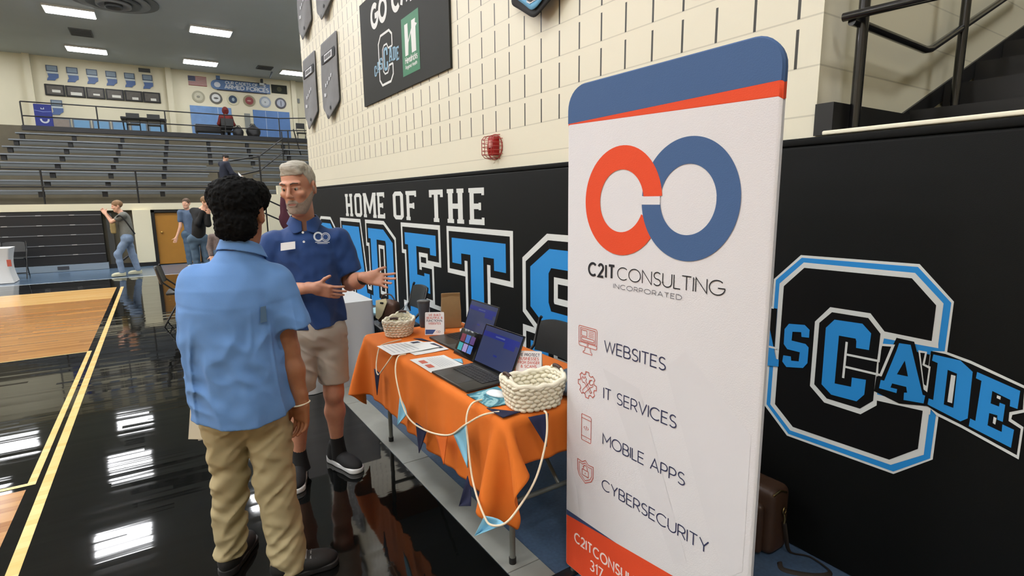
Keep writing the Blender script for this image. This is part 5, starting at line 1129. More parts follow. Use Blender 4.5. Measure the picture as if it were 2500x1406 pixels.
# ---- man in the navy polo, talking with both hands
def polo_man():
    T = thing('person', 'grey haired bearded man in a royal blue polo and light shorts, gesturing with both hands', 'person', (.79, 3.2, 0), -math.radians(13.87))
    hc = (-.110, -.025, 1.693); HR = Rmat(-.46, .16, -.05); hs = (1.06, 1.06, 1.17)
    HRl = HR
    def headQ(P): return head_local(P, hc, HR, hs)
    Rw, Lw = (-.062, -.235, 1.16), (.222, -.165, 1.192)
    def body(P):
        d = head_sd(headQ(P))*hs[0]
        d = smin(d, sd_cap(P, (-.1, .02, 1.64), (-.092, .03, 1.46), .057, .062), .03)
        d = smin(d, sd_secs(P, [(.85, -.075, 0, .14, .1), (1.1, -.078, 0, .13, .1), (1.35, -.09, .01, .16, .1), (1.44, -.09, .02, .1, .07)]), .03)
        d = smin(d, sd_cap(P, (.08, .01, 1.38), (.137, .03, 1.135), .05, .043), .03); d = smin(d, smin(sd_cap(P, (.137, .03, 1.135), (.175, -.06, 1.16), .042, .044), sd_cap(P, (.175, -.06, 1.16), Lw, .044, .027), .03), .02)
        d = smin(d, sd_cap(P, (-.27, .01, 1.38), (-.33, -.03, 1.14), .05, .043), .03); d = smin(d, smin(sd_cap(P, (-.33, -.03, 1.14), (-.22, -.13, 1.145), .042, .042), sd_cap(P, (-.22, -.13, 1.145), Rw, .042, .027), .03), .02)
        d = smin(d, hand_sd(P, Lw, (.86, -.3, -.16), (-.15, -.88, .42), False, (.1, .22, .35, .3), .2, .98, (.62, .75, .1)), .015)
        d = smin(d, hand_sd(P, Rw, (.86, -.25, -.22), (.1, .9, .32), True, (.22, .18, .2, .3), .07, .98, (.8, .5, .05)), .015)
        for hip, kn, an in (((.01, 0, .86), (.004, .02, .475), (.004, .055, .13)), ((-.16, 0, .86), (-.2, -.08, .48), (-.215, -.03, .12))):
            d = smin(d, sd_cap(P, hip, kn, .085, .057), .03); k, a = np.array(kn), np.array(an)
            d = smin(d, sd_ell(P, k+[0, -.035, .0], (.036, .03, .045)), .03)
            d = smin(d, sd_cap(P, kn, k*.62+a*.38+[0, .018, 0], .05, .057), .03); d = smin(d, sd_cap(P, k*.62+a*.38+[0, .018, 0], an, .057, .034), .03)
        return d
    def pick(V):
        Q = headQ(V); return ((np.abs(Q[:, 2]+.0655) < .0085) & (np.abs(Q[:, 0]) < .026) & (Q[:, 1] < -.08))*1
    solid('body', body, (-.45, -.42, .05), (.46, .2, 1.86), .004, [SK_FAIR, LIP], T, pick)
    # hair, beard, brows, eyes
    def hair(P):
        Q = headQ(P); nz = vnoise(Q*[22, 95, 95])*.0026+vnoise(Q*[45, 210, 210])*.0013
        d = sd_ell(Q, (0, .018, .042), (.0815, .1005, .0865)); d = smin(d, sd_ell(Q, (.012, -.03, .098), (.056, .05, .028)), .022)
        d = smin(d, sd_cap(Q, (-.03, -.052, .1), (.05, -.058, .078), .017, .012), .016); d = d-nz
        front = -.064+np.clip(.062-Q[..., 2], 0, 1)*1.5                      # hairline recedes below the brow line
        cut = smax(front-Q[..., 1], .0*Q[..., 0]-1, .001)
        side = np.where(Q[..., 2] < .066, -.036+np.clip(.066-Q[..., 2], 0, .2)*.55-Q[..., 1], -1)
        d = smax(d, side.astype(np.float32), .006); d = smax(d, (-.045+.55*np.clip(-Q[..., 1], -.02, .1)*0-Q[..., 2]).astype(np.float32), .006)
        d = smax(d, -sd_ell(Q, (-.004, -.118, .028), (.066, .062, .05)), .006); d = smax(d, -(sd_ell(Q, (.086, .012, -.006), (.03, .022, .034))), .004); d = smax(d, -(sd_ell(Q, (-.086, .012, -.006), (.03, .022, .034))), .004)
        return d*hs[0]
    HAIR = mat('silver grey hair', '#a8a396', .6, noise=.35, nscale=38)
    solid('hair', hair, (-.25, -.2, 1.62), (.05, .15, 1.87), .0028, HAIR, T)
    def beard(P):
        Q = headQ(P); d = head_sd(Q)-.0017-vnoise(Q*300)*.0009; ax = np.abs(Q[..., 0])
        top = np.interp(ax, [0, .02, .032, .048, .06, .07, .08, .1], [-.043, -.045, -.06, -.057, -.042, -.022, .008, .01])
        d = smax(d, (Q[..., 2]-top).astype(np.float32)*.8, .003); d = smax(d, Q[..., 1]-.002, .004); d = smax(d, -.124-Q[..., 2], .004)
        d = smax(d, -sd_ell(Q, (0, -.1, -.0655), (.021, .03, .0048)), .001)
        return d*hs[0]
    solid('beard', beard, (-.23, -.18, 1.55), (.02, .06, 1.75), .003, mat('grey stubble', '#968679', .85, noise=.28, nscale=120), T)
    face_parts(T, hc, HR, hs, mat('dark grey brow', '#5e4d42', .8))
    # polo shirt
    def shirt(P):
        d = sd_secs(P, [(.905, -.075, -.005, .172, .14), (1.0, -.074, -.005, .16, .137), (1.1, -.074, -.005, .153, .134), (1.22, -.08, 0, .158, .132), (1.33, -.088, .005, .18, .128), (1.41, -.09, .012, .17, .108), (1.46, -.09, .022, .115, .085), (1.5, -.092, .03, .072, .073)])
        sl = sd_cap(P, (.085, .012, 1.395), (.148, .0, 1.2), .07, .067); sl = smax(sl, sd_n(P, (.15, -.0, 1.207), (.24, -.1, -1)), .008)
        sl = smax(sl, -sd_cap(P, (.1, .01, 1.3), (.16, -.01, 1.1), .052, .058), .004)
        sr = sd_cap(P, (-.27, .012, 1.395), (-.335, -.025, 1.2), .07, .067); sr = smax(sr, sd_n(P, (-.335, -.02, 1.2), (-.24, -.1, -1)), .008)
        d = smin(d, sl, .035); d = smin(d, sr, .035)
        f = vnoise(P*[9, 9, 4.5]+[0, 0, 3]); f2 = vnoise(np.stack([P[..., 0]*14+P[..., 2]*9, P[..., 1]*10, P[..., 2]*5-P[..., 0]*6], -1))
        amp = .0035+.006*np.clip((1.25-P[..., 2])/.3, 0, 1)
        f3 = vnoise(np.stack([P[..., 0]*26-P[..., 2]*14, P[..., 1]*18, P[..., 2]*16+P[..., 0]*12], -1)+9); d = d+f*amp*1.8+(np.abs(f2)-.35)*amp*2.6+f3*.0045
        d = smax(d, -sd_cap(P, (-.094, -.015, 1.5), (-.1, .02, 1.75), .061, .064), .005)
        d = smax(d, -sd_ell(P, (-.096, -.105, 1.5), (.02, .06, .055)), .008)
        d = smax(d, .915+.012*np.sin(P[..., 0]*14)-P[..., 2], .004)
        return d
    NAVY = mat('royal blue knit', '#123a72', .78, bump=.25, bscale=420, noise=.1, nscale=9, sheen=.1)
    S = solid('polo_shirt', shirt, (-.45, -.22, .88), (.26, .22, 1.53), .0045, NAVY, T)
    def collar(P):
        c = V3((-.092, .015, 0)); q = P-c; ang = np.arctan2(q[..., 0], -q[..., 1]); r = np.hypot(q[..., 0], q[..., 1]*1.02)
        z = P[..., 2]; op = np.abs(ang)                                       # opening at the front
        zt = 1.54+.012*np.cos(ang+PI)-.022*np.clip(1-op/.9, 0, 1); zl = zt-.045-.03*np.exp(-(op-.55)**2/.12)
        rr = .068+.55*np.clip(zt-z, 0, .1)
        d = np.abs(r-rr)-.0045; d = smax(d, z-zt, .003); d = smax(d, zl-z, .003); return smax(d, (.17+.9*np.clip(zt-z, 0, .1)*-1-op)*.06, .003)
    solid('collar', collar, (-.24, -.16, 1.4), (.06, .14, 1.58), .003, NAVY, S)
    for p in ((-.1, -.122, 1.452), (-.098, -.132, 1.402)):
        MB().tube([p, (p[0], p[1]-.006, p[2]+.001)], .0062, 12).build('button', mat('pearl button', '#e4e4df', .25), S)
    def chest(u, v, d): return Vector((u, -.128-d+.9*(u+.085)**2+.10*max(0, v-1.36), v))
    mb = MB(); mb.prism([(-.216, 1.398), (-.142, 1.406), (-.144, 1.366), (-.219, 1.357)], chest, .004, .012, 0)
    mb2 = None
    pass
    b = mb.build('name_badge', mat('white name badge', '#f0f0ee', .35), S); b['label'] = 'white rectangular name badge'
    lg = MB(); wv = mat('white embroidery', '#cfd6dc', .7)
    ribbon(lg, arc(-.022, 1.428, .021, .022, 20, 340, 24), .009, chest, .01); ribbon(lg, arc(.016, 1.424, .022, .023, 0, 360, 28), .004, chest, .011); ribbon(lg, arc(.016, 1.424, .015, .016, 0, 360, 28), .003, chest, .011)
    ribbon(lg, [(-.04, 1.398), (.035, 1.394)], .004, chest, .012); ribbon(lg, [(-.03, 1.391), (.025, 1.388)], .003, chest, .012); lg.build('chest_logo', wv, S)
    # shorts
    def shorts(P):
        d = sd_ell(P, (-.075, 0, .88), (.178, .138, .13)); fold = vnoise(np.stack([P[..., 0]*8, P[..., 1]*8, P[..., 2]*20+P[..., 0]*16], -1))
        for hip, e in (((.0, 0, .87), (.01, .03, .54)), ((-.15, 0, .87), (-.19, -.06, .55))): d = smin(d, sd_cap(P, hip, e, .1, .094), .03)
        d = d+(np.abs(fold)-.3)*.012+vnoise(P*[22, 18, 30])*.003; d = smax(d, .548+P[..., 1]*.05-P[..., 2], .005)
        return smax(d, -smin(sd_cap(P, (.008, .02, .62), (.012, .03, .4), .078, .084), sd_cap(P, (-.18, -.04, .62), (-.2, -.06, .4), .078, .084), .01), .004)
    solid('shorts', shorts, (-.32, -.22, .5), (.16, .2, 1.0), .005, mat('light grey khaki', '#b0a698', .8, bump=.15, bscale=500), T)
    BLKF = mat('black knit', '#101113', .8); WHT = mat('white foam sole', '#d7d8d8', .4)
    for heel, toe, an in (((-.045, .135), (.125, -.125), (.004, .055, .13)), ((-.215, .06), (-.235, -.25), (-.215, -.03, .12))):
        s = shoe(T, heel, toe, BLKF, WHT, wave=.014, sole_h=.03)
        MB().tube([(an[0]+.01, an[1]-.01, .04), (an[0]+.004, an[1]-.004, .11), (an[0], an[1], .175)], [.05, .043, .0405], 16).build('sock', BLKF, T, smooth=60)
    w0, w1 = np.array((.175, -.06, 1.16)), np.array(Lw); q = w1-w0; q /= np.linalg.norm(q); c = w1-q*.012
    MB().tube([c-q*.034, c-q*.03, c-q*.008, c-q*.004], [.036, .0385, .0375, .034], 24).build('watch', mat('dark watch band', '#24211f', .4), T, smooth=40)
    return T
def sd_n(P, p, n): n = V3(n); n = n/np.linalg.norm(n); return (P-V3(p)) @ n
polo_man()

# ---- man seen from behind in the light blue shirt
def blue_man():
    T = thing('person', 'black haired man seen from behind in a light blue shirt and khaki trousers', 'person', (.33, 2.44, 0), -math.radians(7.7))
    hc = (-.042, .02, 1.572); HR = Rmat(PI-.33, .10); hs = (1.05, 1.05, 1.1)
    Rw, Lw = (.128, -.045, .765), (-.2, .2, .8)
    def body(P):
        d = head_sd(head_local(P, hc, HR, hs))*hs[0]
        d = smin(d, sd_cap(P, (-.045, .0, 1.54), (-.06, -.005, 1.36), .056, .066), .03)
        d = smin(d, sd_secs(P, [(.75, -.08, 0, .14, .1), (1.0, -.1, 0, .14, .1), (1.28, -.09, 0, .15, .09), (1.36, -.07, 0, .1, .07)]), .03)
        d = smin(d, sd_cap(P, (.07, -.02, 1.27), (.092, -.005, .99), .05, .046), .03); d = smin(d, smin(sd_cap(P, (.092, -.005, .99), (.105, -.02, .9), .045, .045), sd_cap(P, (.105, -.02, .9), Rw, .045, .028), .03), .02)
        d = smin(d, sd_cap(P, (-.23, .03, 1.3), (-.25, .1, 1.03), .05, .045), .03); d = smin(d, sd_cap(P, (-.25, .1, 1.03), Lw, .045, .028), .02)
        d = smin(d, hand_sd(P, Rw, (-.05, .06, -1), (-.75, -.65, 0), True, (.35, .42, .45, .5), .06, .98, (.5, .85, .15)), .015)
        d = smin(d, hand_sd(P, Lw, (-.25, .2, -1), (.7, -.6, 0), False, (.5, .55, .6, .65), .05, .98, (.4, .9, .3)), .015)
        for hip, kn, an in (((-.17, 0, .78), (-.176, .04, .44), (-.205, .06, .1)), ((0, -.01, .78), (-.005, -.03, .42), (.03, -.1, .1))):
            d = smin(d, sd_cap(P, hip, kn, .08, .05), .03); d = smin(d, sd_cap(P, kn, an, .05, .036), .03)
        return d
    solid('body', body, (-.42, -.25, .03), (.28, .34, 1.73), .0042, SK_TAN, T)
    def hair(P):
        Q = head_local(P, hc, HR, hs); nz = vnoise(Q*95)*.004+vnoise(Q*190)*.003+vnoise(Q*34)*.005
        d = sd_ell(Q, (0, .03, .052), (.098, .1, .082)); d = smin(d, sd_ell(Q, (.0, .055, -.008), (.073, .068, .085)), .03); d = smin(d, sd_cap(Q, (-.04, .07, -.06), (.035, .07, -.06), .038), .03)
        d = smin(d, sd_ell(Q, (.06, .0, .068), (.052, .075, .055)), .03); d = smin(d, sd_ell(Q, (-.058, -.005, .07), (.05, .065, .05)), .03)
        d = smax(d, -sd_ell(Q, (0, -.12, -.01), (.085, .075, .09)), .01)
        for s in (-1, 1): d = smax(d, -sd_ell(Q, (s*.1, .004, -.026), (.04, .046, .052)), .006)
        return d-nz
    solid('hair', hair, (-.22, -.16, 1.40), (.14, .2, 1.76), .0034, mat('black curly hair', '#050505', .85, spec=.15), T, relax=0)
    face_parts(T, hc, HR, hs, mat('black brow', '#0d0b0a', .8))
    Rb = rotz(-.22)
    def shirt(P):
        d = sd_secs(P, [(.70, -.083, 0, .207, .172), (.8, -.087, 0, .204, .166), (.95, -.1, -.005, .196, .152), (1.08, -.108, -.01, .19, .145), (1.2, -.106, -.01, .19, .138), (1.28, -.095, -.005, .185, .125), (1.34, -.08, 0, .15, .105), (1.385, -.068, .005, .1, .085), (1.43, -.058, .01, .075, .076)])
        sl = sd_cap(P, (.06, -.015, 1.285), (.127, -.034, 1.0), .078, .09); sl = smax(sl, sd_n(P, (.112, -.03, 1.087), (.28, -.05, -1)), .006)
        sr = sd_cap(P, (-.215, .02, 1.3), (-.235, .08, 1.08), .076, .08)
        d = smin(d, sl, .03); d = smin(d, sr, .035)
        f = vnoise(np.stack([P[..., 0]*13, P[..., 1]*13, P[..., 2]*2.6+P[..., 0]*2], -1)+[5, 0, 2]); f2 = vnoise(np.stack([P[..., 0]*9+P[..., 2]*11, P[..., 1]*9, P[..., 2]*7-P[..., 0]*8], -1))
        low = np.clip((1.22-P[..., 2])/.15, 0, 1)
        f3 = vnoise(np.stack([P[..., 0]*24+P[..., 2]*16, P[..., 1]*18, P[..., 2]*14-P[..., 0]*14], -1)+3); d = d+f*.014*low-.006*np.exp(-(f/.12)**2)*low+(np.abs(f2)-.3)*.011*(.25+.75*low)+f3*.004*(.4+.6*low)
        yoke = 1.225-.02*np.cos((P[..., 0]+.09)*9)+.0*P[..., 1]; d = d-.0022/(1+np.exp(-(P[..., 2]-yoke)/.002))       # yoke seam
        d = smax(d, -sd_cap(P, (-.05, .0, 1.38), (-.045, .02, 1.6), .062, .066), .005)
        hem = .752-.03*np.cos((P[..., 0]+.09)*7.5); return smax(d, hem-P[..., 2], .004)
    SH = mat('light blue cotton', '#5f8ac2', .8, bump=.12, bscale=500, noise=.06, nscale=10)
    S = solid('shirt', shirt, (-.36, -.22, .68), (.25, .22, 1.46), .005, SH, T)
    def collar(P):
        q = P-V3((-.05, .015, 0)); r = np.hypot(q[..., 0], q[..., 1]); ang = np.arctan2(q[..., 0]-.0, q[..., 1]); op = np.abs(ang-.25)
        zt = 1.455-.035*np.cos(ang-.25)*.7-.012*q[..., 0]/.08; zl = zt-.05; z = P[..., 2]
        rr = .071+.42*np.clip(zt-z, 0, .1); d = np.abs(r-rr)-.0048; d = smax(d, z-zt, .003); d = smax(d, zl-z, .003); return smax(d, (.25-op)*.07, .003)
    solid('collar', collar, (-.2, -.14, 1.33), (.1, .17, 1.5), .0032, SH, S)
    lb = MB()
    for a, b_ in ((1.145, 1.21),): lb.prism([(-.005, a), (.018, a+.002), (.02, b_), (.0, b_-.002)], lambda u, v, d: Vector((u, -.142-d+.8*(u+.1)**2+.05*(v-1.1), v)), 0, .004)
    l = lb.build('sleeve_label', mat('slate patch', '#4a6784', .8), S); l['label'] = 'small slate blue vertical patch beside the right sleeve'
    def trousers(P):
        d = sd_ell(P, (-.085, -.01, .78), (.168, .135, .15))
        dl = smin(sd_cap(P, (-.165, 0, .74), (-.178, .035, .43), .096, .07), sd_cap(P, (-.178, .035, .43), (-.208, .055, .09), .07, .066), .04)
        dr = smin(sd_cap(P, (-.012, -.01, .74), (-.004, -.03, .41), .096, .078), sd_cap(P, (-.004, -.03, .41), (.028, -.1, .06), .078, .074), .04)
        d = smin(d, smin(dl, dr, .012), .04)
        f = vnoise(np.stack([P[..., 0]*7, P[..., 1]*7, P[..., 2]*21-P[..., 0]*17], -1)); f2 = vnoise(np.stack([P[..., 0]*12, P[..., 1]*9, P[..., 2]*34+P[..., 0]*12], -1)+7)
        d = d+(np.abs(f)-.3)*.022+f2*.007; base = np.where(P[..., 0] < -.095, .075, .035)
        return smax(d, base-P[..., 2], .006)
    solid('trousers', trousers, (-.34, -.24, .02), (.18, .2, .99), .0055, mat('khaki twill', '#a29571', .85, bump=.12, bscale=600, noise=.06, nscale=8), T)
    DK = mat('black shoe', '#121212', .6); DS = mat('dark rubber sole', '#1f1f20', .5)
    shoe(T, (-.235, .0), (-.13, .26), DK, DS); s = shoe(T, (-.05, -.115), (.228, -.1), DK, DS)
    lc = MB()
    for k in range(6): lc.tube([(.07+.02*k, -.14, .085-.006*k), (.075+.02*k, -.107, .1-.007*k), (.08+.02*k, -.075, .085-.006*k)], .004, 6)
    lc.build('laces', mat('grey lace', '#8b8c8c', .7), s)
    MB().tube([(.128+.034*math.cos(a), -.043+.033*math.sin(a), .752+.008*math.cos(a+.6)) for a in np.linspace(0, 2*PI, 24, endpoint=False)], .0036, 8, closed=True).build('bracelet', mat('cream bracelet', '#e8dfc6', .5), T, smooth=60)
    return T
blue_man()
def papers_held():
    M = Matrix.Translation((.33, 2.44, 0)) @ Matrix.Rotation(-math.radians(7.7), 4, 'Z')
    t = thing('brochure_bundle', 'cream paper brochures held low by the man in the light blue shirt', 'papers', M @ Vector((-.26, .16, .68)), -.3)
    pm = mat('cream paper', '#ddd6c0', .7); pm2 = mat('white paper', '#e8e8e4', .6)
    for k, (rx, ry, m, s) in enumerate(((.0, .15, pm, .0), (.1, -.1, pm2, .018), (-.12, .05, pm, .03))):
        MB().box((.01*k, s, -.005*k), (.12, .004, .19), rot=(.05*k, ry, rx)).build('sheet', m, t)
    MB().box((.04, -.004, .05), (.05, .003, .03), rot=(0, .1, 0)).build('printed_block', mat('navy print', '#1c2444', .5), t)
papers_held()
# ------------------------------------------------------------------ far end of the gym
fr_far = lambda u, v, d=0: Vector((u, YF-d, v))
BENCH = mat('grey bleacher plank', '#6f767d', .35, metal=.35, noise=.1, nscale=4); FOOTP = mat('grey foot plank', '#565a5a', .5, noise=.15, nscale=3); BRK = mat('dark bench bracket', '#191a1c', .6)
names = ('first, lowest', 'second', 'third', 'fourth', 'fifth', 'sixth', 'seventh', 'eighth, topmost')
for k in range(8):
    z, y = BZ(k), BY(k); xl = (-8, -6, -3.75, -3.55, -3.45, -3.4, -3.35, -3.28)[k]
    t = thing('bleacher_bench', 'long grey bleacher bench, %s row counted from the front wall' % names[k], 'bench', (1, y, z-.36), 0, 'fixed bleacher benches')
    gap = k < 4
    for x0_, x1_ in (((xl, 1.45), (2.75, 9)) if gap else ((xl, 9),)): MB().box(((x0_+x1_)/2, y, z-.02), (x1_-x0_, .26, .04), bev=.008).build('seat_plank', BENCH, t, world=True)
    for x0_, x1_ in (((xl, 1.45), (2.75, 9)) if gap else ((xl, 9),))[:9 if k else 0]: MB().box(((x0_+x1_)/2, y-.07, z-.305), (x1_-x0_, .28, .11), bev=.008).build('foot_plank', FOOTP, t, world=True)
    x = -7.2+.05*k
    while x < 8.5:
        if x > xl+.1 and not (gap and 1.3 < x < 2.9): MB().box((x, y+.01, z-.105), (.11, .16, .13)).build('bracket', BRK, t, world=True)
        x += 1.235
def pipes(name, label, segs, r, cat='railing'):
    a = segs[0][1][0]; t = thing(name, label, cat, (a[0], a[1], segs[0][2] if len(segs[0]) > 2 else a[2]))
    for s in segs: MB().tube(s[1], r, 8).build(s[0], B_PAINT, t, world=True, smooth=60)
    return t
segs = [('post', [(x, 16.97+.1, 1.62), (x, 17.07, 2.44)]) for x in (-5.9, -4.05, -2.19, -.33, 1.55)]+[('top_rail', [(-7.5, 17.07, 2.445), (1.57, 17.07, 2.445)]), ('mid_rail', [(-7.5, 17.07, 2.035), (1.57, 17.07, 2.035)])]
pipes('guard_railing', 'black pipe guard railing along the front of the bleachers', segs, .019)
yd = YD+.06
segs = [('post', [(x, yd, ZD), (x, yd, 4.77)]) for x in (-3.17, -1.29, .605, 2.45, 4.31)]+[('top_rail', [(-3.17, yd, 4.77), (4.31, yd, 4.77), (5.4, yd+.35, 4.90)]), ('mid_rail', [(-3.17, yd, 4.345), (4.31, yd, 4.325), (5.4, yd+.35, 4.42)])]
pipes('guard_railing', 'black pipe guard railing along the upper deck edge', segs, .02)
segs = [('post', [(2.68, 17.5, 1.62), (2.68, 17.5, 2.93)]), ('post', [(3.9, 20.4, 2.7), (3.9, 20.4, 4.0)]), ('hand_rail', [(1.9, 17.4, 2.77), (2.68, 17.5, 2.93), (3.9, 20.4, 3.75)]), ('mid_rail', [(2.15, 17.4, 2.39), (2.68, 17.5, 2.53), (3.9, 20.4, 3.3)]), ('post', [(4.35, 21.6, 3.1), (4.35, 21.6, 4.2)]), ('post', [(4.8, 21.6, 3.1), (4.55, 21.6, 4.25)])]
pipes('stair_railing', 'black sloping hand railing beside the bleacher aisle behind the man in the polo', segs, .022)
segs = [('hand_rail', [(2.45, 15.9, 1.72), (2.95, 16.0, 1.47), (3.3, 16.1, 1.2)]), ('mid_rail', [(2.45, 15.9, 1.32), (2.95, 16.0, 1.07)]), ('post', [(2.5, 15.9, 0), (2.5, 15.9, 1.72)]), ('post', [(2.95, 16.0, 0), (2.95, 16.0, 1.75)])]
pipes('stair_railing', 'short black stair railing on the floor beside the stepped cream wall', segs, .02)
mj = thing('jacket', 'dark maroon jacket hanging over the short railing behind the man in the polo', 'jacket', (2.93, 15.88, 1.2)); 
solid('cloth', lambda P: smin(sd_ell(P, (0, 0, .2), (.1, .06, .42)), sd_ell(P, (.03, 0, -.1), (.16, .07, .25)), .08)+vnoise(P*[14, 14, 5])*.02, (-.25, -.15, -.4), (.25, .15, .7), .025, mat('maroon cloth', '#4a1c2a', .8), mj)
# folded retractable bleachers
rt = thing('retractable_bleachers', 'folded black retractable bleachers below the cream front wall', 'bleachers', (-4.6, 16.95, 0))
BLK = mat('black bleacher panel', '#131316', .5); NOS = mat('grey nosing strip', '#7c8085', .35, metal=.4); BASE = mat('pale blue grey skirt', '#82909c', .5)
zs = [.167, .394, .631, .878, 1.115, 1.352, 1.44]
for a, b in zip(zs[:-1], zs[1:]): MB().box((-4.64, 17.0+.0, (a+b)/2), (7.0, .16, b-a-.012)).build('row_panel', BLK, rt, world=True)
for z in zs[1:6]:
    s = MB().box((-4.64, 16.93, z), (7.0, .05, .016)).build('nosing', NOS, rt, world=True)
    c = MB()
    for k in range(8): c.box((-1.75-.62*k+.03*z, 16.90, z+.004), (.10, .02, .014))
    c.build('cap_strip', mat('bright clip', '#c9ccd0', .3, metal=.5), s, world=True)
MB().box((-4.64, 16.98, .083), (7.06, .24, .155)).build('base_skirt', BASE, rt, world=True); MB().box((-2.0, 16.85, .09), (.22, .01, .08)).build('base_vent', mat('dark vent', '#3a3c42', .6), rt, world=True)
MB().box((-1.0, 17.06, .7), (.12, .06, 1.36)).build('end_panel', mat('dark grey end panel', '#3d3d39', .7), rt, world=True)
MB().tube([(-.62, 16.98, .35), (-.98, 16.98, .06)], .03, 6).build('end_strut', B_PAINT, rt, world=True)

# wall plaques in the outline of a state, framed photographs, low framed boards
PLQ = mat('grey blue plaque', '#7f909f', .5, noise=.15, nscale=9); PLR = mat('dark plaque rim', '#44556b', .5); STA = mat('dark blue state panel', '#4e6796', .5, noise=.1, nscale=9); PLW = mat('pale plaque band', '#b6c2c6', .5)
def plaque(x, z, label, group=None):
    t = thing('state_plaque', label, 'plaque', (x, YF, z), 0, group); m = MB(); f = lambda u, v, d=0: Vector((x+u, YF-d, z+v))
    MB().box((x, YF-.02, z-.115), (.36, .04, .23)).build('name_board', PLR, t, world=True); m.add([f(a, b, .045) for a, b in ((-.15, -.20), (.15, -.20), (.15, -.03), (-.15, -.03))], [(0, 1, 2, 3)]); m.build('name_field', PLQ, t, world=True)
    MB().box((x, YF-.012, z-.27), (.34, .024, .07)).build('band', PLW, t, world=True)
    m = MB(); m.prism([(-.15, -.32), (.19, -.31), (.18, -.45), (.10, -.50), (.05, -.57), (-.08, -.57), (-.19, -.585), (-.17, -.50), (-.13, -.45)], f, 0, .035); m.build('state_panel', STA, t, world=True)
    return t
for k in range(6): plaque(-2.89+.633*k, 7.06-.003*k, 'state shaped wall plaque, %s of the six in the upper row' % ('leftmost', 'second from left', 'third from left', 'fourth from left', 'fifth from left', 'rightmost')[k], 'state shaped plaques')
plaque(-2.89, 5.74, 'single state shaped wall plaque below the dark frames, beside the tall blue banner', 'state shaped plaques')
FRM = mat('black picture frame', '#1e1e1e', .5); PIC = mat('dim photograph', '#57534d', .5, noise=.5, nscale=7); PWH = mat('white caption', '#d3d2ca', .5)
for k in range(6):
    x = -2.88+.648*k; t = thing('picture_frame', 'dark framed photograph, %s of the row of six on the far wall' % ('leftmost', 'second from left', 'third from left', 'fourth from left', 'fifth from left', 'rightmost')[k], 'picture', (x, YF, 5.9), 0, 'dark framed photographs')
    MB().box((x, YF-.025, 6.12), (.63, .05, .44), bev=.02).build('frame', FRM, t, world=True); MB().box((x, YF-.054, 6.12), (.5, .008, .32)).build('photograph', PIC, t, world=True)
    w_, h_, dx, dz = ((.26, .1, .04, -.04), (.36, .12, .02, -.09), (.22, .07, .03, -.06), (.3, .1, .05, -.07), (.22, .1, .05, -.1), (.2, .1, .05, -.09))[k]; MB().box((x+dx, YF-.06, 6.12+dz), (w_, .006, h_)).build('caption', PWH, t, world=True)
BLP = mat('light blue board', '#6c9bc2', .5, noise=.12, nscale=5)
for k in range(6):
    x = -2.82+.648*k; t = thing('wall_board', 'low framed board on the far wall, %s' % ('brownish one beside the blue banner', 'light blue one next to the brownish one', 'light blue one third from left', 'light blue one left of the black tables', 'light blue one behind the black tables', 'light blue one farthest right behind the black tables')[k], 'board', (x, YF, 4.4), 0, 'low framed boards')
    MB().box((x, YF-.02, 4.7), (.60, .04, .68)).build('frame', mat('grey board frame', '#6d747c', .5), t, world=True); MB().box((x, YF-.045, 4.7), (.50, .01, .60)).build('board_face', mat('brown board', '#8a8078', .6, noise=.3, nscale=6) if k == 0 else BLP, t, world=True)
def vent(x, y, z, sx, sy, sz, label, rz=0):
    t = thing('ceiling_vent' if sz < sx/3 and z > 7.3 else 'wall_vent', label, 'vent', (x, y, z), rz); MB().box((0, 0, 0), (sx, sy, sz)).build('vent_frame', mat('grey vent', '#5c6062', .6), t)
    n = MB()
    for k in range(6): (n.box((0, -sy/2+sy*(k+.5)/6, -sz/2-.004), (sx*.9, sy*.06, .01)) if sy > sz else n.box((0, -sy/2-.004, -sz/2+sz*(k+.5)/6), (sx*.9, .01, sz*.06)))
    n.build('louvres', mat('dark louvre', '#3c3f40', .6), t)
vent(.2, YF-.03, 7.22, .42, .06, .15, 'small grey vent on the far wall near the ceiling')
vent(-1.52, 24.4, HC-.02, .62, .9, .04, 'flat grey ceiling vent between two lit lights'); vent(4.6, 26.6, HC-.02, .62, .6, .04, 'flat grey ceiling vent above the long blue sign')
# round ceiling diffuser
rd = thing('air_diffuser', 'large round ringed air diffuser on the ceiling at the top edge', 'vent', (-.42, 20.15, HC-.006))
for r, z, c_ in ((1.12, -.03, '#686d70'), (.9, -.08, '#8b9093'), (.66, -.13, '#5c6164'), (.43, -.18, '#85898c'), (.22, -.22, '#55595c')):
    MB().lathe([(r*.72, 0), (r, z*.6), (r, z), (r*.9, z*1.05), (r*.72, z*.7)], 40).build('ring', mat('diffuser ring '+c_, c_, .5), rd, smooth=40)
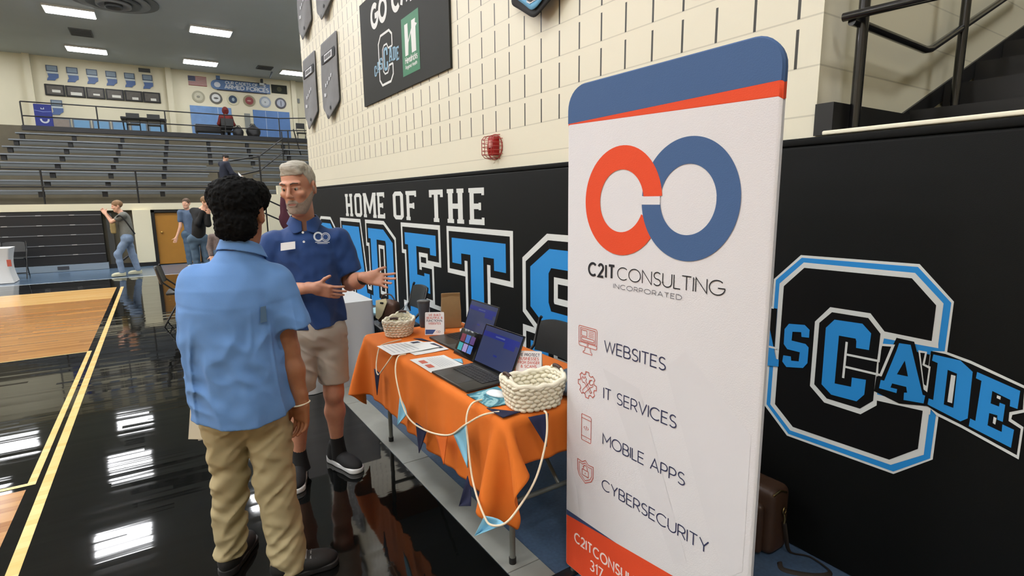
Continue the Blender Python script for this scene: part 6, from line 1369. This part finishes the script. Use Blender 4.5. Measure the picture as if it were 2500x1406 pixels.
# flags, long sign, round seals
fl = thing('wall_flag', 'striped red and white flag with a blue canton on the far wall', 'flag', (2.15, YF, 6.78)); m = MB()
for k in range(13): m.box((2.15, YF-.015, 6.79+.40*(k+.5)/13), (.72, .03, .40/13), k % 2)
m.build('stripes', [mat('flag red', '#8f3a3c', .8), mat('flag white', '#bdb6b0', .8)], fl, world=True); MB().box((1.93, YF-.034, 7.082), (.28, .01, .215)).build('canton', mat('flag blue', '#2c3254', .8), fl, world=True)
m = MB()
for r in range(5):
    for c_ in range(6): m.box((1.815+.046*c_, YF-.041, 7.0+.041*r), (.016, .004, .016))
m.build('stars', mat('flag star', '#aeb0b8', .8), fl, world=True)
df = thing('wall_flag', 'small dark green black flag with a round crest at the right of the long sign', 'flag', (5.57, YF, 6.77)); MB().box((5.57, YF-.015, 6.96), (.70, .03, .39)).build('field', mat('dark flag field', '#23261f', .8), df, world=True); MB().lathe([(.11, 0), (.11, .01), (.0, .012)], 20, M=Matrix.Translation((5.57, YF-.03, 6.96)) @ Matrix.Rotation(PI/2, 4, 'X')).build('crest', mat('dark crest', '#4b4a38', .8), df, world=True)
ls = thing('long_sign', 'long blue sign reading our cadets of the armed forces on the far wall', 'sign', (4.0, YF, 6.68))
SB = mat('steel blue sign', '#52709a', .5); SN = mat('navy sign edge', '#181d38', .5); SWt = mat('pale sign letter', '#c2c8cf', .5)
MB().box((4.0, YF-.03, 6.915), (2.30, .06, .42)).build('sign_board', SB, ls, world=True); MB().box((3.95, YF-.035, 7.14), (2.1, .07, .03)).build('edge_strip', SN, ls, world=True); MB().box((3.95, YF-.035, 6.695), (2.1, .07, .03)).build('edge_strip', SN, ls, world=True)
MB().box((2.98, YF-.03, 7.22), (.16, .06, .16)).build('sign_tab', SB, ls, world=True)
fg = lambda u, v, d=0: Vector((u, YF-.062-d, v))
m = MB(); write(m, 'OUR CADETS OF THE', 3.26, 6.98, .11, .03, fg, .004, width=1.72); m.build('upper_lettering', SWt, ls, world=True); m = MB(); write(m, 'ARMED FORCES', 3.22, 6.77, .155, .045, fg, .004, width=1.86); m.build('lower_lettering', SWt, ls, world=True)
m = MB(); m.lathe([(.2, 0), (.2, .02), (0, .022)], 20, M=Matrix.Translation((2.86, YF-.06, 6.90)) @ Matrix.Rotation(PI/2, 4, 'X')); m.build('round_end', SB, ls, world=True); m = MB(); m.lathe([(.12, 0), (.12, .012), (0, .014)], 10, M=Matrix.Translation((2.92, YF-.082, 6.90)) @ Matrix.Rotation(PI/2, 4, 'X'), sx=1.1); m.build('white_emblem', SWt, ls, world=True)
seals = (('#9a967e', '#b5b19a', '#7d7b6c', 'olive grey round seal, leftmost of six'), ('#56544d', '#c9cbc9', '#4a4a48', 'dark rimmed round seal with a white centre, second from left of six'), ('#c9c5a8', '#2e4157', '#8fa0ac', 'pale rimmed round seal with a navy centre, third of six'), ('#8b8268', '#83383a', '#b08a80', 'dark red round seal, fourth of six'), ('#8d97a4', '#b9bfc2', '#8c9297', 'grey blue round seal with a white centre, fifth of six'), ('#45454c', '#9da2b0', '#4f525e', 'dark rimmed round seal with a grey split centre, rightmost of six'))
for k, (a, b, c_, lb) in enumerate(seals):
    x = 2.13+.692*k; t = thing('wall_seal', lb, 'seal', (x, YF, 6.06), 0, 'round wall seals'); R_ = Matrix.Translation((x, YF, 6.315)) @ Matrix.Rotation(PI/2, 4, 'X')
    MB().lathe([(.255, 0), (.255, .03), (0, .032)], 32, M=R_).build('rim', mat('seal rim %d' % k, a, .5), t, world=True); MB().lathe([(.175, .0), (.175, .038), (0, .04)], 28, M=R_).build('disc', mat('seal disc %d' % k, b, .5, noise=.2, nscale=14), t, world=True)
    MB().ell((x+.01*(k % 3-1), YF-.042, 6.31), ((.07, .1, .06, .09, .045, .02)[k], .008, (.05, .04, .08, .04, .03, .15)[k]), 10).build('emblem', mat('seal emblem %d' % k, c_, .5), t, world=True)
# blue doors on the deck
DB = mat('blue door', '#5177ae', .5, noise=.12, nscale=5); DB2 = mat('blue glazed door', '#5f86b8', .3, noise=.3, nscale=4)
for n, x0_, x1_, splits in ((2, 1.75, 3.40, (2.85,)), (3, 4.32, 5.95, (4.87, 5.42))):
    d = thing('door_%d' % n, 'wide blue door group on the upper deck, %s' % ('left one behind the seated person' if n == 2 else 'right one beside the wall corner'), 'door', ((x0_+x1_)/2, YF, ZD)); d['kind'] = 'structure'
    MB().box(((x0_+x1_)/2, YF-.02, (ZD+5.92)/2), (x1_-x0_, .04, 5.92-ZD)).build('door_panel', DB if n == 3 else DB2, d, world=True)
    for s in splits: MB().box((s, YF-.045, (ZD+5.9)/2), (.025, .01, 5.9-ZD)).build('door_seam', mat('pale door seam', '#9fb3cf', .5), d, world=True)
    MB().box((x0_+.12, YF-.06, 5.0), (.04, .04, .25)).build('door_handle', mat('steel handle', '#8c9094', .3, metal=1), d, world=True)
sw = thing('wall_panel', 'narrow grey panel on the far wall between the two blue door groups', 'panel', (4.06, YF, 4.9)); MB().box((4.06, YF-.03, 5.3), (.24, .06, .85)).build('panel_body', mat('grey panel', '#7f837f', .5), sw, world=True)
cl = thing('wall_box', 'small grey box on the far wall beside the wall corner', 'box', (6.42, YF, 6.4)); MB().box((6.42, YF-.03, 6.5), (.1, .06, .2)).build('box_body', mat('grey panel', '#7f837f', .5), cl, world=True)
pj = thing('speaker', 'small black and white speaker at the top of the long blue sign', 'speaker', (4.78, YF-.2, 7.05)); MB().box((4.78, YF-.22, 7.22), (.1, .2, .18), bev=.02).build('speaker_body', B_PAINT, pj, world=True); MB().box((4.78, YF-.16, 7.09), (.2, .16, .1), bev=.01).build('bracket', mat('pale bracket', '#b9bdbb', .5), pj, world=True)
hs_ = thing('hanging_sensor', 'dark slanted bracket hanging from the ceiling above the blue sign', 'bracket', (5.0, 27.3, HC)); MB().tube([(5.02, 27.3, HC), (4.9, 27.3, HC-.28)], [.05, .02], 6).build('bracket_arm', mat('slate bracket', '#4c535c', .5), hs_, world=True)
# things on the deck
bb = thing('banner_stand', 'tall dark blue banner stand with white horseshoe mark on the upper deck', 'banner', (-2.84, 24.5, ZD)); MB().box((-2.84, 24.5, (ZD+4.95)/2), (.47, .05, 4.95-ZD), bev=.02).build('fabric', mat('royal blue fabric', '#1c2c7d', .6, noise=.15, nscale=8), bb, world=True)
f = lambda u, v, d=0: Vector((-2.84+u, 24.474-d, v)); m = MB(); ribbon(m, arc(.02, 4.45, .10, .10, 170, 370, 14), .05, f, .002); m.build('horseshoe_mark', SWt, bb, world=True); m = MB(); ribbon(m, [(-.04, 4.83), (-.04, 4.79), (.03, 4.79), (.03, 4.84)], .018, f, .002); m.build('top_mark', SWt, bb, world=True); m = MB(); ribbon(m, [(-.22, 4.74), (0, 4.70), (.22, 4.72)], .02, f, .002); m.build('swoosh', mat('pale blue swoosh', '#6f7fc0', .6), bb, world=True)
BT_ = mat('black table top', '#111216', .5)
def deck_table(label, x, y, w_, h_, thick=.09):
    t = thing('folding_table', label, 'table', (x, y, ZD), 0, 'black tables on the deck'); MB().box((0, 0, h_-thick/2), (w_, .6, thick), bev=.02).build('tabletop', BT_, t)
    for sx in (-1, 1):
        for sy in (-1, 1): MB().cyl((sx*w_*.44, sy*.2, 0), (sx*w_*.46, sy*.24, h_-thick), .018, 8).build('leg', B_PAINT, t)
deck_table('black folding table on the upper deck in front of the light blue boards', -.02, 25.0, 1.42, .70)
deck_table('black draped table in front of the person in the red hood', 2.15, 25.3, 1.0, .62, .28)
for lb, x, y in (('black folding chair tucked under the left end of the deck table', -.35, 24.62), ('black folding chair tucked under the right end of the deck table', .28, 24.62)):
    t = thing('folding_chair', lb, 'chair', (x, y, ZD), 0, 'black chairs on the deck'); MB().box((0, 0, .42), (.4, .36, .04), bev=.01).build('seat', CH_P, t); MB().box((0, -.2, .70), (.4, .03, .18), bev=.01).build('backrest', CH_P, t)
    for sx in (-1, 1): MB().tube([(sx*.2, .2, 0), (sx*.2, -.2, .62)], .012, 6).build('leg', CH_F, t); MB().tube([(sx*.19, -.22, 0), (sx*.19, .15, .42)], .012, 6).build('leg', CH_F, t)
for lb, x, y, r in (('black bag on the deck beside the person in the red hood', 2.96, 23.7, (.2, .2, .26)), ('larger rounded black bag on the deck next to the blue doors', 3.48, 23.6, (.26, .2, .30))):
    t = thing('duffel_bag', lb, 'bag', (x, y, ZD), 0, 'black bags on the deck'); solid('bag_body', lambda P, r=r: smax(sd_ell(P, (0, 0, r[2]*.72), r)+vnoise(P*8)*.03, -P[..., 2], .02), (-.35, -.3, -.02), (.35, .3, .6), .03, BT_, t); MB().tube([(-.12, 0, r[2]*1.5), (-.06, 0, r[2]*1.85), (.06, 0, r[2]*1.85), (.12, 0, r[2]*1.5)], .015, 6).build('handle', B_PAINT, t)
t = thing('folding_chair', 'black folding chair on the deck at the far right against the wall corner', 'chair', (5.36, 24.0, ZD), 0, 'black chairs on the deck'); MB().box((0, 0, .36), (.34, .3, .04), bev=.01).build('seat', CH_P, t); MB().box((0, .14, .66), (.34, .04, .22), bev=.01).build('backrest', CH_P, t)
for sx in (-1, 1): MB().tube([(sx*.16, -.15, 0), (sx*.16, .14, .56)], .013, 6).build('leg', CH_F, t); MB().tube([(sx*.15, .15, 0), (sx*.15, -.1, .36)], .013, 6).build('leg', CH_F, t)
# white table and chair at the left
skirt_table('cloth_table', 'table in a white stretch cover at the far left of the court', -3.35, -2.60, 15.0, 15.6, .735, WS, flare=-.01, amp=.006, folds=8, hem=.01, pull=.07)
o = [x for x in bpy.data.objects if x.name.startswith('cloth_table')][-1]; rl_ = MB(); rl_.box((-2.632, 14.98, .43), (.07, .012, .14), bev=.004); q_ = rl_.build('red_logo', mat('red cover print', '#b0503c', .6), o, world=True)
folding_chair('grey backed folding chair behind the white covered table at the far left', -2.74, 16.05, 0, 'black folding chairs near the booths')

# ------------------------------------------------------------------ people in the distance
def figure(label, loc, rz, J, colors, h=.012, head_yaw=0, head_pitch=0, hairv=1, sleeve=.55, long_sleeve=False, shorts=False, hood=False, s=1.0):
    """J: joint -> point in the figure's own frame (x right in the picture, y away, z up)"""
    T = thing('person', label, 'person', loc, rz); g = {k: np.array(v, float) for k, v in J.items() if k[0] != 'n' and k[:3] != 'toe'}
    HR = Rmat(head_yaw, head_pitch); hc = g['head']; sk, sh, tr, hr, so = colors
    lo = np.min(list(g.values()), 0)-.22; hi = np.max(list(g.values()), 0)+.22; lo[2] = max(lo[2], -.02) if 'ankL' in g and g['ankL'][2] < .3 else lo[2]
    hip = (g['hipL']+g['hipR'])/2; shd = (g['shL']+g['shR'])/2
    def body(P):
        d = head_sd(head_local(P, hc, HR, s))*s; d = smin(d, sd_cap(P, hc+[0, .02, -.06], shd, .052, .06), .03); d = smin(d, sd_cap(P, shd-[0, 0, .06], hip, .1, .1), .03)
        for q in 'LR':
            d = smin(d, sd_cap(P, g['sh'+q], g['el'+q], .043, .037), .02); d = smin(d, sd_cap(P, g['el'+q], g['wr'+q], .037, .026), .02)
            w = g['wr'+q]; v = w-g['el'+q]; v = v/np.linalg.norm(v); d = smin(d, hand_sd(P, w, v, J.get('n'+q, (0, -1, .1)), q == 'R', (.5, .6, .65, .7), .06), .012)
            d = smin(d, sd_cap(P, g['hip'+q], g['kn'+q], .075, .05), .02); d = smin(d, sd_cap(P, g['kn'+q], g['an'+q], .05, .033), .02)
        return d
    solid('body', body, lo, hi, h, sk, T)
    def hair(P):
        Q = head_local(P, hc, HR, s); d = sd_ell(Q, (0, .02, .045), (.085*hairv, .104, .09*hairv))-vnoise(Q*50)*.005; d = smax(d, -sd_ell(Q, (0, -.12, -.03), (.075, .075, .095)), .01); d = smax(d, -.06-Q[..., 2]*.9+.3*np.clip(-Q[..., 1], 0, 1), .01)
        return d*s
    solid('hair', hair, hc-.2, hc+.2, .009, hr, T)
    def shirt(P):
        d = smin(sd_cap(P, shd-[0, 0, .08], hip+[0, 0, .06], .125, .135), sd_cap(P, g['shL'], g['shR'], .07, .07), .06)
        for q in 'LR':
            e = g['el'+q] if long_sleeve else g['sh'+q]*(1-sleeve)+g['el'+q]*sleeve; d = smin(d, sd_cap(P, g['sh'+q], e, .068, .06), .03)
            if long_sleeve: d = smin(d, sd_cap(P, g['el'+q], g['wr'+q]*.92+g['el'+q]*.08, .058, .046), .03)
        if hood: d = smin(d, sd_ell(P, hc+[0, .03, .02], (.115, .13, .15)), .05); d = smax(d, -sd_ell(P, hc+np.array(HR[:, 1])*-.11, (.07, .09, .1)), .02)
        d = d+vnoise(P*[9, 9, 6])*.012; return smax(d, hip[2]-.04-P[..., 2], .01)
    solid('shirt', shirt, lo, hi, h, sh, T)
    def trs(P):
        d = smin(sd_cap(P, g['hipL'], g['hipR'], .115), sd_cap(P, hip, hip+[0, 0, .06], .12), .05)
        for q in 'LR': d = smin(d, smin(sd_cap(P, g['hip'+q], g['kn'+q], .095, .07), sd_cap(P, g['kn'+q], g['an'+q], .07, .058), .03), .025)
        d = d+vnoise(P*[9, 9, 18])*.01; return smax(d, min(g['anL'][2], g['anR'][2])-.03-P[..., 2], .01)
    solid('trousers', trs, lo, hi, h, tr, T)
    for q in 'LR':
        a = g['an'+q]; tt = np.array(J.get('toe'+q, (0, -1))); tt = tt/np.linalg.norm(tt)
        shoe(T, a[:2]-tt*.07, a[:2]+tt*.2, so, so, z0=a[2]-.09, h=.008)
    return T
J_GREY = mat('heather grey cotton', '#6f7069', .85, noise=.2, nscale=30); DENIM = mat('light denim', '#7487a0', .85, noise=.25, nscale=18); DEN2 = mat('mid denim', '#4d6377', .85, noise=.2, nscale=18); TANH = mat('light brown hair', '#7d5f3f', .7, noise=.3, nscale=40); BRH = mat('brown hair', '#574331', .7, noise=.3, nscale=40); DKH = mat('dark hair', '#17130f', .7); BLK_C = mat('black hoodie cotton', '#121213', .85, noise=.2, nscale=20); NVY_C = mat('dark navy sweatshirt', '#1d2130', .85); RED_C = mat('dark red hoodie', '#6e231f', .85); GB_C = mat('grey blue cotton', '#4f617a', .85, noise=.2, nscale=20); OFFW = mat('off white shoe', '#b7b59b', .6); PLAID = mat('brown grey plaid', '#6b5d59', .85, noise=.5, nscale=28)
boy = figure('boy in grey T-shirt and light jeans walking left, hands raised to his face', (-.66, 14.98, 0), 0,
 dict(head=(-.045, 0, 1.56), shL=(.05, -.13, 1.36), shR=(.05, .13, 1.36), elL=(-.17, -.14, 1.22), elR=(-.15, .12, 1.22), wrL=(-.265, -.07, 1.40), wrR=(-.265, .05, 1.41), hipL=(.07, -.08, .84), hipR=(.07, .08, .84), knL=(-.13, -.09, .50), knR=(.13, .08, .45), anL=(-.10, -.09, .10), anR=(.20, .08, .11), nL=(0, 1, 0), nR=(0, -1, 0), toeL=(-1, -.1), toeR=(-1, -.1)), (SK_PALE, J_GREY, DENIM, TANH, OFFW), head_yaw=-PI/2+.15, head_pitch=.2)
bs = MB(); bs.tube(smooth_path([(.06, -.17, 1.40), (.12, -.20, 1.2), (.17, -.15, .98), (.1, .16, .95)]), .018, 6); 
cb = thing('crossbody_bag', 'tan canvas bag slung on the chest of the boy in the grey T-shirt', 'bag', (-.66, 14.98, 1.0)); solid('bag_body', lambda P: sd_box(P, (-.16, -.04, .09), (.05, .12, .13), .03, rotz(.1))+vnoise(P*14)*.01, (-.32, -.25, -.1), (.02, .15, .3), .012, mat('tan canvas', '#8d7a4d', .8), cb); MB().tube(smooth_path([(-.14, -.11, .2), (-.02, -.21, .36), (.08, -.23, .25), (.2, -.18, .0), (.22, .0, -.06)]), .016, 6).build('strap', B_PAINT, cb)
figure('youth in a grey blue T-shirt with one arm hanging, in front of the mustard door', (.68, 15.6, 0), 0,
 dict(head=(-.03, 0, 1.60), shL=(.13, -.0, 1.38), shR=(-.16, .0, 1.38), elL=(.2, .0, 1.1), elR=(-.2, -.02, 1.05), wrL=(.2, -.1, .85), wrR=(-.31, -.05, .78), hipL=(.09, 0, .85), hipR=(-.09, 0, .85), knL=(.09, -.02, .47), knR=(-.09, -.02, .47), anL=(.09, 0, .1), anR=(-.09, 0, .1)), (SK_PALE, GB_C, DEN2, BRH, OFFW), head_yaw=-.5)
figure('fair haired person in a black hoodie bending forward with a hand to the face', (.74, 13.5, 0), 0,
 dict(head=(.19, -.05, 1.62), shL=(.15, -.12, 1.42), shR=(-.06, .02, 1.44), elL=(.18, -.25, 1.16), elR=(-.02, -.22, 1.18), wrL=(.2, -.3, 1.38), wrR=(.1, -.22, 1.45), hipL=(.08, 0, .84), hipR=(-.12, 0, .84), knL=(.1, -.02, .46), knR=(-.1, -.02, .46), anL=(.1, 0, .1), anR=(-.1, 0, .1)), (SK_PALE, BLK_C, DEN2, TANH, OFFW), head_yaw=.9, head_pitch=.3, long_sleeve=True)
figure('person in a plaid shirt almost hidden behind the man in light blue', (1.03, 12.5, 0), 0,
 dict(head=(.02, 0, 1.12), shL=(.12, 0, .93), shR=(-.12, 0, .93), elL=(.17, 0, .72), elR=(-.17, 0, .72), wrL=(.17, -.1, .56), wrR=(-.17, -.1, .56), hipL=(.07, 0, .56), hipR=(-.07, 0, .56), knL=(.07, -.02, .32), knR=(-.07, -.02, .32), anL=(.07, 0, .09), anR=(-.07, 0, .09)), (SK_PALE, PLAID, DEN2, BRH, OFFW), s=.92, long_sleeve=True)
figure('man in a dark navy sweatshirt standing on the bleachers, looking down at a white paper', (1.76, 17.68, 1.60), 0,
 dict(head=(.06, -.02, 1.27), shL=(.07, -.14, 1.10), shR=(-.05, .12, 1.10), elL=(.18, -.2, .84), elR=(.1, .12, .84), wrL=(.36, -.12, .74), wrR=(.30, -.02, .74), hipL=(.0, -.08, .62), hipR=(-.04, .08, .62), knL=(.04, -.08, .34), knR=(-.02, .08, .34), anL=(0, -.08, .1), anR=(-.04, .08, .1), toeL=(1, -.2), toeR=(1, 0)), (SK_PALE, NVY_C, BLK_C, DKH, B_PAINT), head_yaw=PI/2-.5, head_pitch=.6, s=.85, long_sleeve=True)
rp = thing('paper_sheet', 'white paper held by the man in the navy sweatshirt on the bleachers', 'paper', (2.17, 17.55, 2.36), .3); MB().box((0, 0, 0), (.20, .26, .004), rot=(.5, .75, 0)).build('sheet', PAPER, rp)
figure('person in a dark red hooded top sitting with back turned on the upper deck', (2.62, 24.0, ZD), 0,
 dict(head=(.0, 0, 1.02), shL=(-.17, 0, .80), shR=(.17, 0, .80), elL=(-.26, .05, .55), elR=(.26, .05, .55), wrL=(-.2, .25, .5), wrR=(.2, .25, .5), hipL=(-.09, 0, .42), hipR=(.09, 0, .42), knL=(-.1, .38, .42), knR=(.1, .38, .42), anL=(-.1, .4, .1), anR=(.1, .4, .1), toeL=(0, 1), toeR=(0, 1), nL=(0, 0, -1), nR=(0, 0, -1)), (SK_PALE, RED_C, BLK_C, RED_C, B_PAINT), head_yaw=PI, long_sleeve=True, hood=True, h=.02)
t = thing('folding_chair', 'black folding chair under the person in the red hood', 'chair', (2.62, 23.92, ZD), 0, 'black chairs on the deck'); MB().box((0, 0.05, .27), (.42, .36, .05), bev=.01).build('seat', CH_P, t); MB().box((0, -.2, .58), (.42, .04, .28), bev=.01).build('backrest', CH_P, t)
for sx in (-1, 1): MB().tube([(sx*.21, .2, 0), (sx*.21, -.2, .7)], .014, 6).build('leg', CH_F, t); MB().tube([(sx*.2, -.22, 0), (sx*.2, .15, .28)], .014, 6).build('leg', CH_F, t)
bpy.context.view_layer.update()
